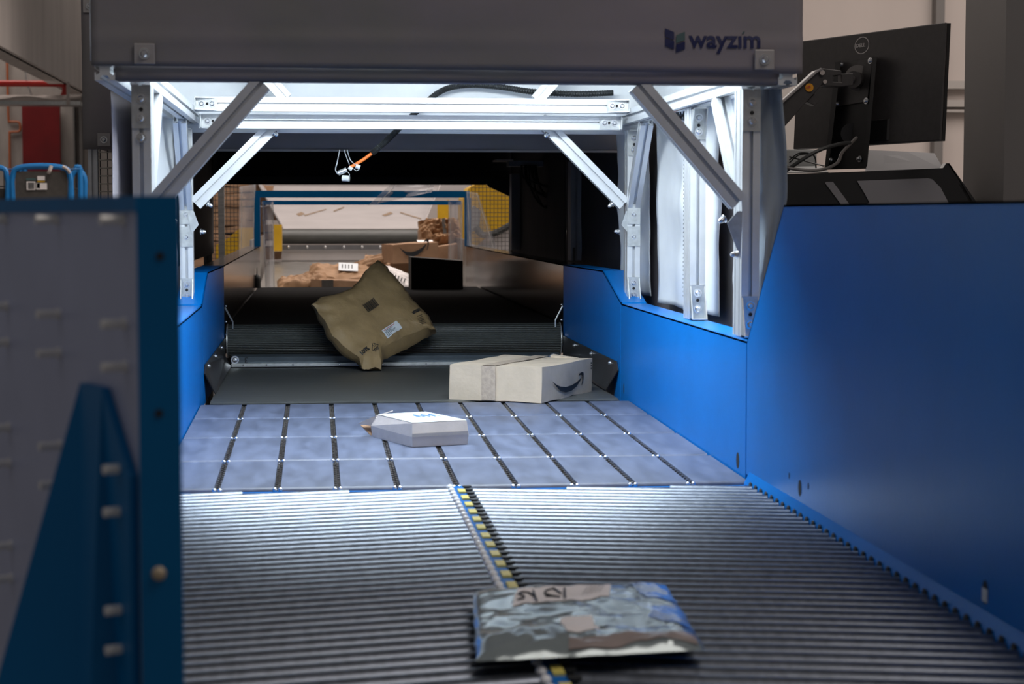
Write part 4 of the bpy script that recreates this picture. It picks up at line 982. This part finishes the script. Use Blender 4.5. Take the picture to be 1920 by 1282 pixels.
MB().cyl(onmon(1596, 250, .014), onmon(1596, 250, .018), .030, 24).build('cable_hole', M['dark'], mk)
am = thing('articulated_arm', tuple(at(1590, 150, 5.35)), 'black jointed monitor arm with a round yellow sticker', 'monitor arm')
vp = slab([(1573, 118), (1636, 109), (1626, 190), (1566, 200)], .018, .022, 'black_plastic', am, 'mount_plate')
for p_ in ((1577, 121), (1632, 114), (1569, 195), (1624, 189)): bolt(onmon(*p_, .022), nm, vp, .006)
MB().cyl(onmon(1608, 146, .022), onmon(1608, 146, .030), .037, 32).build('swivel_disc', M['grey_column'], am, smooth=True)
MB().cyl(onmon(1606, 150, .030), onmon(1600, 149, .060), .024, 24).build('swivel_hub', M['black_plastic'], am, smooth=True)
bolt(onmon(1600, 149, .061), nm, am, .011, False, 'black_plastic', 'hub_bolt')
def arm(pl, Y, dy, name, m='black_plastic'):
    mb = MB(); mb.prism([at(x, y, Y) for x, y in pl][::-1], (0, dy, 0)); return mb.build(name, M[m], am, bevel=.002)
arm([(1541, 128), (1578, 132), (1578, 140), (1562, 142), (1562, 153), (1580, 154), (1580, 162), (1546, 161), (1536, 142)], 5.28, .06, 'elbow_joint')
arm([(1578, 138), (1600, 137), (1600, 160), (1578, 162)], 5.30, .04, 'elbow_link')
arm([(1532, 131), (1541, 128), (1548, 136), (1547, 152), (1489, 222), (1486, 177)], 5.26, .06, 'spring_arm', 'arm_grey') if 'arm_grey' in M else arm([(1532, 131), (1541, 128), (1548, 136), (1547, 152), (1430, 284), (1430, 226)], 5.26, .06, 'spring_arm', 'black_plastic')
MB().tube([at(1430, 224, 5.25), at(1531, 134, 5.25), at(1540, 129, 5.25)], .004, 6).build('arm_edge', M['pale_clamp'], am)
arm([(1512, 190), (1528, 175), (1534, 193), (1528, 198), (1515, 192)], 5.27, .04, 'cable_clip')
for p_, r_2 in (((1542, 136), .007), ((1547, 153), .0055)): MB().cyl(at(*p_, 5.258), at(*p_, 5.25), r_2, 18).build('pivot_cap', M['beige'], am, smooth=True)
st = MB().cyl(at(1517.5, 164, 5.259), at(1517.5, 164, 5.255), .0115, 28).build('yellow_sticker', mat('yellow_sticker', (.75, .33, .02), .4, 0, .02, 9), am, smooth=True)
text_obj('NB', at(1512.5, 167, 5.254), V((1, 0, .3)), V((-.3, 0, 1)), .0125, 'red_ink', st, 'sticker_lettering', depth=0.0, bold=.02)

# console
cs = thing('scanner_console', tuple(at(1650, 420, 5.4)), 'black workstation console with grey window panels below the monitor', 'console')
Yk = 5.36
def cpl(pl, Y, dy, m, name): mb = MB(); mb.prism([at(x, y, Y) for x, y in pl], (0, dy, 0)); return mb.build(name, M[m], cs)
cpl([(1435, 470), (1880, 470), (1828, 374), (1780, 306), (1774, 306), (1768, 315), (1624, 321), (1435, 328)], Yk, .03, 'black_metal', 'front_frame')
cpl([(1578, 379+60), (1860, 470), (1778, 379), (1764, 352), (1748, 336), (1740, 334), (1607, 339), (1622, 364), (1630, 379)], Yk-.004, .003, 'grey_box', 'grey_window')
cpl([(1640, 470), (1590, 379), (1562, 341), (1549, 341), (1547, 343), (1574, 379), (1625, 470)], Yk-.004, .003, 'grey_box', 'grey_strip')
mb = MB(); mb.add([at(1774, 306, Yk), at(1780, 306, Yk), at(1880, 470, Yk), at(1874, 470, Yk), at(1774, 306, Yk+.3), at(1780, 306, Yk+.3), at(1880, 470, Yk+.3), at(1874, 470, Yk+.3)], [(0,1,2,3),(4,7,6,5),(0,4,5,1),(1,5,6,2),(0,3,7,4)]); mb.build('side_rim', M['black_metal'], cs)
p0 = at(1435, 470, Yk); p1 = at(1860, 470, Yk)
MB().box(p0.x + .02, p1.x - .02, Yk + .01, Yk + .45, 0, p0.z + .01).build('cabinet', M['black_metal'], cs)
pa = at(1432, 250, 5.29); MB().cyl((pa.x, 5.29, 0), (pa.x, 5.29, pa.z), .018, 16).build('support_pole', M['black_metal'], am, smooth=True)
# grey tray behind the frame
mb = MB(); mb.prism([at(1624, 322, Yk+.1), at(1770, 318, Yk+.1), at(1752, 287, Yk+.3), at(1700, 284, Yk+.3), at(1624, 281, Yk+.3)], (0, .01, 0)); tag(mb.build('grey_tray', M['grey_box']), 'grey sloping tray lying on top of the console behind the frame', 'tray')
mb = MB(); a_ = at(1440, 322, 5.9); b_ = at(1532, 280, 5.9); mb.box(a_.x, b_.x, 5.9, 6.1, a_.z, b_.z); wx = mb.build('printer', M['white_plastic'], bevel=.004); tag(wx, 'small pale device standing on the console left of the black bracket', 'device')
MB().add([at(1440, 324, 5.6), at(1553, 323, 5.6), at(1540, 312, 5.85), at(1440, 314, 5.85)], [(0, 1, 2, 3)]).build('white_board', M['white_plastic'], wx, solid=.003)
# cables
cb = thing('monitor_cables', tuple(at(1530, 310, 5.2)), 'grey and black cables looping from the monitor bracket to the left', 'cable')
MB().tube(smooth_path([at(1440, 345, 5.2), at(1500, 302, 5.18), at(1540, 280, 5.18), at(1575, 270, 5.2), at(1594, 268, 5.22)], 10), .0052, 8).build('cable', M['rubber'], cb, smooth=True)
MB().tube(smooth_path([at(1445, 305, 5.16), at(1490, 317, 5.16), at(1540, 318, 5.16), at(1570, 305, 5.18), at(1580, 285, 5.2), at(1606, 258, 5.24)], 10), .0045, 8).build('cable', mat('grey_cable', (.10, .09, .085), .4, 0, .1, 20), cb, smooth=True)
for k in range(2):
    MB().tube(smooth_path([at(1480, 300 + 5*k, 5.5), at(1500, 287 + 3*k, 5.5), at(1526, 292, 5.5), at(1530, 315, 5.5)], 8), .0022, 6).build('cable', M['rubber'], cb)
MB().tube(smooth_path([at(1480, 294, 5.5), at(1510, 302, 5.5), at(1545, 311, 5.4)], 8), .0022, 6).build('cable', M['rubber'], cb)
# yellow rail at the right
mb = MB(); a_ = at(1815, 378, 7.5); b_ = at(1900, 367, 7.5); mb.box(a_.x, b_.x, 7.5, 7.55, a_.z-.02, b_.z); mb.box(b_.x-.06, b_.x, 7.5, 7.55, 0, b_.z)
tag(mb.build('yellow_rail', M['yellow']), 'yellow guard rail behind the console by the grey column', 'rail')

M['bolt_matte'] = mat('matte_bolt', (.85, .83, .80), .45, .2, .05, 30)
# ================================================================== NEAR LEFT BOLTED PLATE
pl = thing('bolted_plate', (-.5, 1.75, 0), 'grey steel plate with a dark blue edge and rows of bolts at the near left', 'plate')
A0 = at(258, 600, 1.6); dirp = V((-.41, .912, 0)).normalized(); np2 = V((-dirp.y, dirp.x, 0))
np2 = V((-.912, -.41, 0)).normalized()
def pp_(s, z, o=0): return V((A0.x, 1.6, z)) + dirp*s + np2*o
ZT = 1.4065; Lp = .45
MB().hexa([pp_(0, .0), pp_(Lp, .0), pp_(Lp, .0, -.006), pp_(0, .0, -.006)], [pp_(0, ZT-.012), pp_(Lp, ZT-.012), pp_(Lp, ZT-.012, -.006), pp_(0, ZT-.012, -.006)]).build('plate', M['plate'], pl)
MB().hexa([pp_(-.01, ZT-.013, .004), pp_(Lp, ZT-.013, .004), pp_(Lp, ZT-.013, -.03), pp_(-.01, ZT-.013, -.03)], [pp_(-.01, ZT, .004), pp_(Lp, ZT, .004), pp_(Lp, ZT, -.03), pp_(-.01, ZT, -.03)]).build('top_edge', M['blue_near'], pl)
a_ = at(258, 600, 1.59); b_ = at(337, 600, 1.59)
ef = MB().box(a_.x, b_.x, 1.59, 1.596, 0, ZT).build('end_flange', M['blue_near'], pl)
for px, py in ((300, 480), (298, 775)):
    q = at(px, py, 1.589); MB().cyl(q, q + V((0, .0012, 0)), .0034, 18).build('bolt_hole', M['dark'], pl)
q = at(298, 1075, 1.589); MB().sphere(q, .006, 16, 10, (1, .7, 1)).build('brass_cap', mat('tan_cap', (.52, .42, .30), .4, .2, .1, 20), pl, smooth=True)
def splate(px):   # distance along the plate where column px crosses it
    d = ray(px, 600); P0 = pp_(0, 0); t = (P0 - CAM).dot(np2) / d.dot(np2); P = CAM + d*t; return (P - P0).dot(dirp)
for px in (236, 112, 15):
    s_ = splate(px)
    for zz in [1.39 + (z_-1.39)*.8 for z_ in (1.386, 1.278, 1.233, 1.126, 1.081, .977, .935)]:
        c0 = pp_(s_, zz, 0)
        mb = MB(); mb.cyl(c0, c0 + np2*.003, .0052, 12); mb.cyl(c0 + np2*.003, c0 + np2*.021, .0042, 12)
        mb.build('bolt', M['bolt_matte'], pl, smooth=True)
gs = MB(); s1 = splate(165); s2 = splate(206); ssr = splate(262); szt = at(185, 722, 1.69).z
g = [pp_(s1, szt, .001), pp_(s2, szt, .001), pp_(s2, szt, .008), pp_(s1, szt, .008)]
bz = .70
gb = [pp_(splate(60), bz, .001), pp_(.0, bz, .001), pp_(.015, bz, .055), pp_(splate(140), bz, .16)]
gs.hexa(gb, g)
z88 = at(258, 885, 1.62).z; gs.prism([pp_(s2, szt, .001), pp_(.002, z88, .001), pp_(.002, bz, .001), pp_(s2, bz, .001)], np2*.007)
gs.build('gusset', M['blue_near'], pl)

# ================================================================== BACKGROUND LEFT
rp = MB(); a_ = at(45, 420, 23.9); b_ = at(112, 199, 23.9); rp.box(a_.x, b_.x, 23.88, 23.95, .3, b_.z); tag(rp.build('red_wall_panel', M['red']), 'tall red panel on the far left wall', 'panel')
t = thing('red_pipe', tuple(at(60, 157, 22)), 'shiny red pipe running across under the sloping ceiling edge', 'pipe')
MB().tube([at(-60, 156, 22), at(112, 157, 22)], .035, 14).build('pipe', M['red_pipe'], t, smooth=True)
MB().tube(smooth_path([at(110, 157, 22), at(120, 160, 22), at(122, 170, 22), at(118, 183, 22)], 6), .035, 14).build('elbow', M['red_pipe'], t, smooth=True)
t = thing('cable_tray', tuple(at(70, 190, 21.5)), 'galvanised cable tray loaded with pale cables under the red pipe', 'cable tray')
MB().box(at(-60, 190, 21.5).x, at(152, 190, 21.5).x, 21.4, 21.8, at(60, 197, 21.5).z, at(60, 190, 21.5).z).build('tray', M['galv'], t)
for k in range(5): MB().tube(smooth_path([at(-40 + i*24, 184 + 3*math.sin(i*1.3+k), 21.4 + k*.05) for i in range(9)], 4), .018, 6).build('cable', M['beige'], t)
MB().box(at(124, 150, 21.3).x, at(129, 150, 21.3).x, 21.3, 21.36, at(60, 195, 21.3).z, at(126, 153, 21.3).z).build('hanger', M['beige'], t)
MB().tube([at(48, 128, 22), at(50, 150, 22), at(60, 182, 22)], .012, 6).build('hanger_wire', M['galv'], t)
t = thing('orange_conduit', tuple(at(20, 300, 23.97)), 'thin orange conduit with a bend running down the far left wall', 'conduit')
MB().tube(smooth_path([at(13, 95, 23.97), at(14, 150, 23.97), at(16, 222, 23.97), at(20, 228, 23.97), at(34, 229, 23.97), at(38, 236, 23.97), at(36, 246, 23.97), at(20, 248, 23.97), at(18, 256, 23.97), at(19, 340, 23.97)], 6), .014, 8).build('pipe', M['orange_dull'], t, smooth=True)
def cage(px0, px1, top, Y, label, board=True, dy=.6):
    t = thing('roll_cage', (at((px0+px1)/2, 400, Y).x, Y, 0), label, 'roll cage', None)
    a_ = at(px0, top, Y); b_ = at(px1, top, Y); r = .020; z = a_.z
    MB().tube(smooth_path([(a_.x, Y, .15), (a_.x, Y, z-.35), (a_.x, Y, z-.07), (a_.x+.07, Y, z), (b_.x-.07, Y, z), (b_.x, Y, z-.07), (b_.x, Y, z-.35), (b_.x, Y, .15)], 4), r, 8).build('tube_frame', M['cage_blue'], t, smooth=True)
    MB().tube([(a_.x, Y+dy, .15), (a_.x, Y+dy, z), (b_.x, Y+dy, z), (b_.x, Y+dy, .15)], r, 8).build('rear_frame', M['cage_blue'], t, smooth=True)
    MB().box(a_.x, b_.x, Y, Y+dy, .15, .2).build('base', M['cage_blue'], t)
    for xx in (a_.x+.03, b_.x-.03):
        for yy in (Y+.05, Y+dy-.05): MB().cyl((xx-.015, yy, .07), (xx+.015, yy, .07), .07, 16).build('wheel', M['rubber'], t)
    if board:
        bd = MB().box(a_.x+.02, b_.x-.02, Y, Y+.015, .3, z-.03).build('board', M['cage_board'], t)
        return t, a_, b_, bd
    mb = MB(); x = a_.x
    while x < b_.x: mb.cyl((x, Y+.01, .2), (x, Y+.01, z), .004, 5); x += .04
    zz = .3
    while zz < z: mb.cyl((a_.x, Y+.01, zz), (b_.x, Y+.01, zz), .005, 5); zz += .13
    mb.build('side_mesh', M['wire_dark'], t)
    MB().box(a_.x+.02, b_.x-.02, Y+.1, Y+dy-.1, .2, z-.15).build('dark_load', M['cage_board'], t)
    return t, a_, b_, None
t, a_, b_, bd = cage(23, 131, 313, 14.0, 'blue roll cage with a dark board and stuck labels, in the middle of three')
Yc = 13.995
def sq(x0, y0, x1, y1, m): a2 = at(x0, y1, Yc-.004); b2 = at(x1, y0, Yc-.004); MB().box(a2.x, b2.x, Yc-.006, Yc-.001, a2.z, b2.z).build('sticker', M[m], bd)
sq(50, 340, 66, 356, 'label_pink'); sq(49, 334, 67, 338, 'ink_teal'); sq(70, 330, 84, 338, 'label_pink'); sq(70, 339, 84, 341.5, 'yellow'); sq(68, 343, 88, 355.5, 'label_pink'); sq(69, 343.5, 75, 353, 'cage_blue')
for k in range(6): x = 53 + 2*k; a2 = at(x, 354, Yc-.006); b2 = at(x+1, 342, Yc-.006); MB().box(a2.x, b2.x, Yc-.009, Yc-.006, a2.z, b2.z).build('barcode', M['ink'], bd)
MB().tube(smooth_path([at(96, 311, 13.96), at(93, 320, 13.95), at(91, 324, 13.96)], 4), .014, 6).build('tape_scrap', M['beige'], t)
MB().tube(smooth_path([at(118, 312, 13.96), at(126, 317, 13.95), at(131, 324, 13.96)], 4), .012, 6).build('tape_scrap', M['beige'], t)
cage(-112, 13, 313, 14.0, 'blue roll cage cut by the left edge of the picture', False)
cage(134, 158, 315, 15.2, 'blue roll cage seen edge-on, rightmost of the three', False)
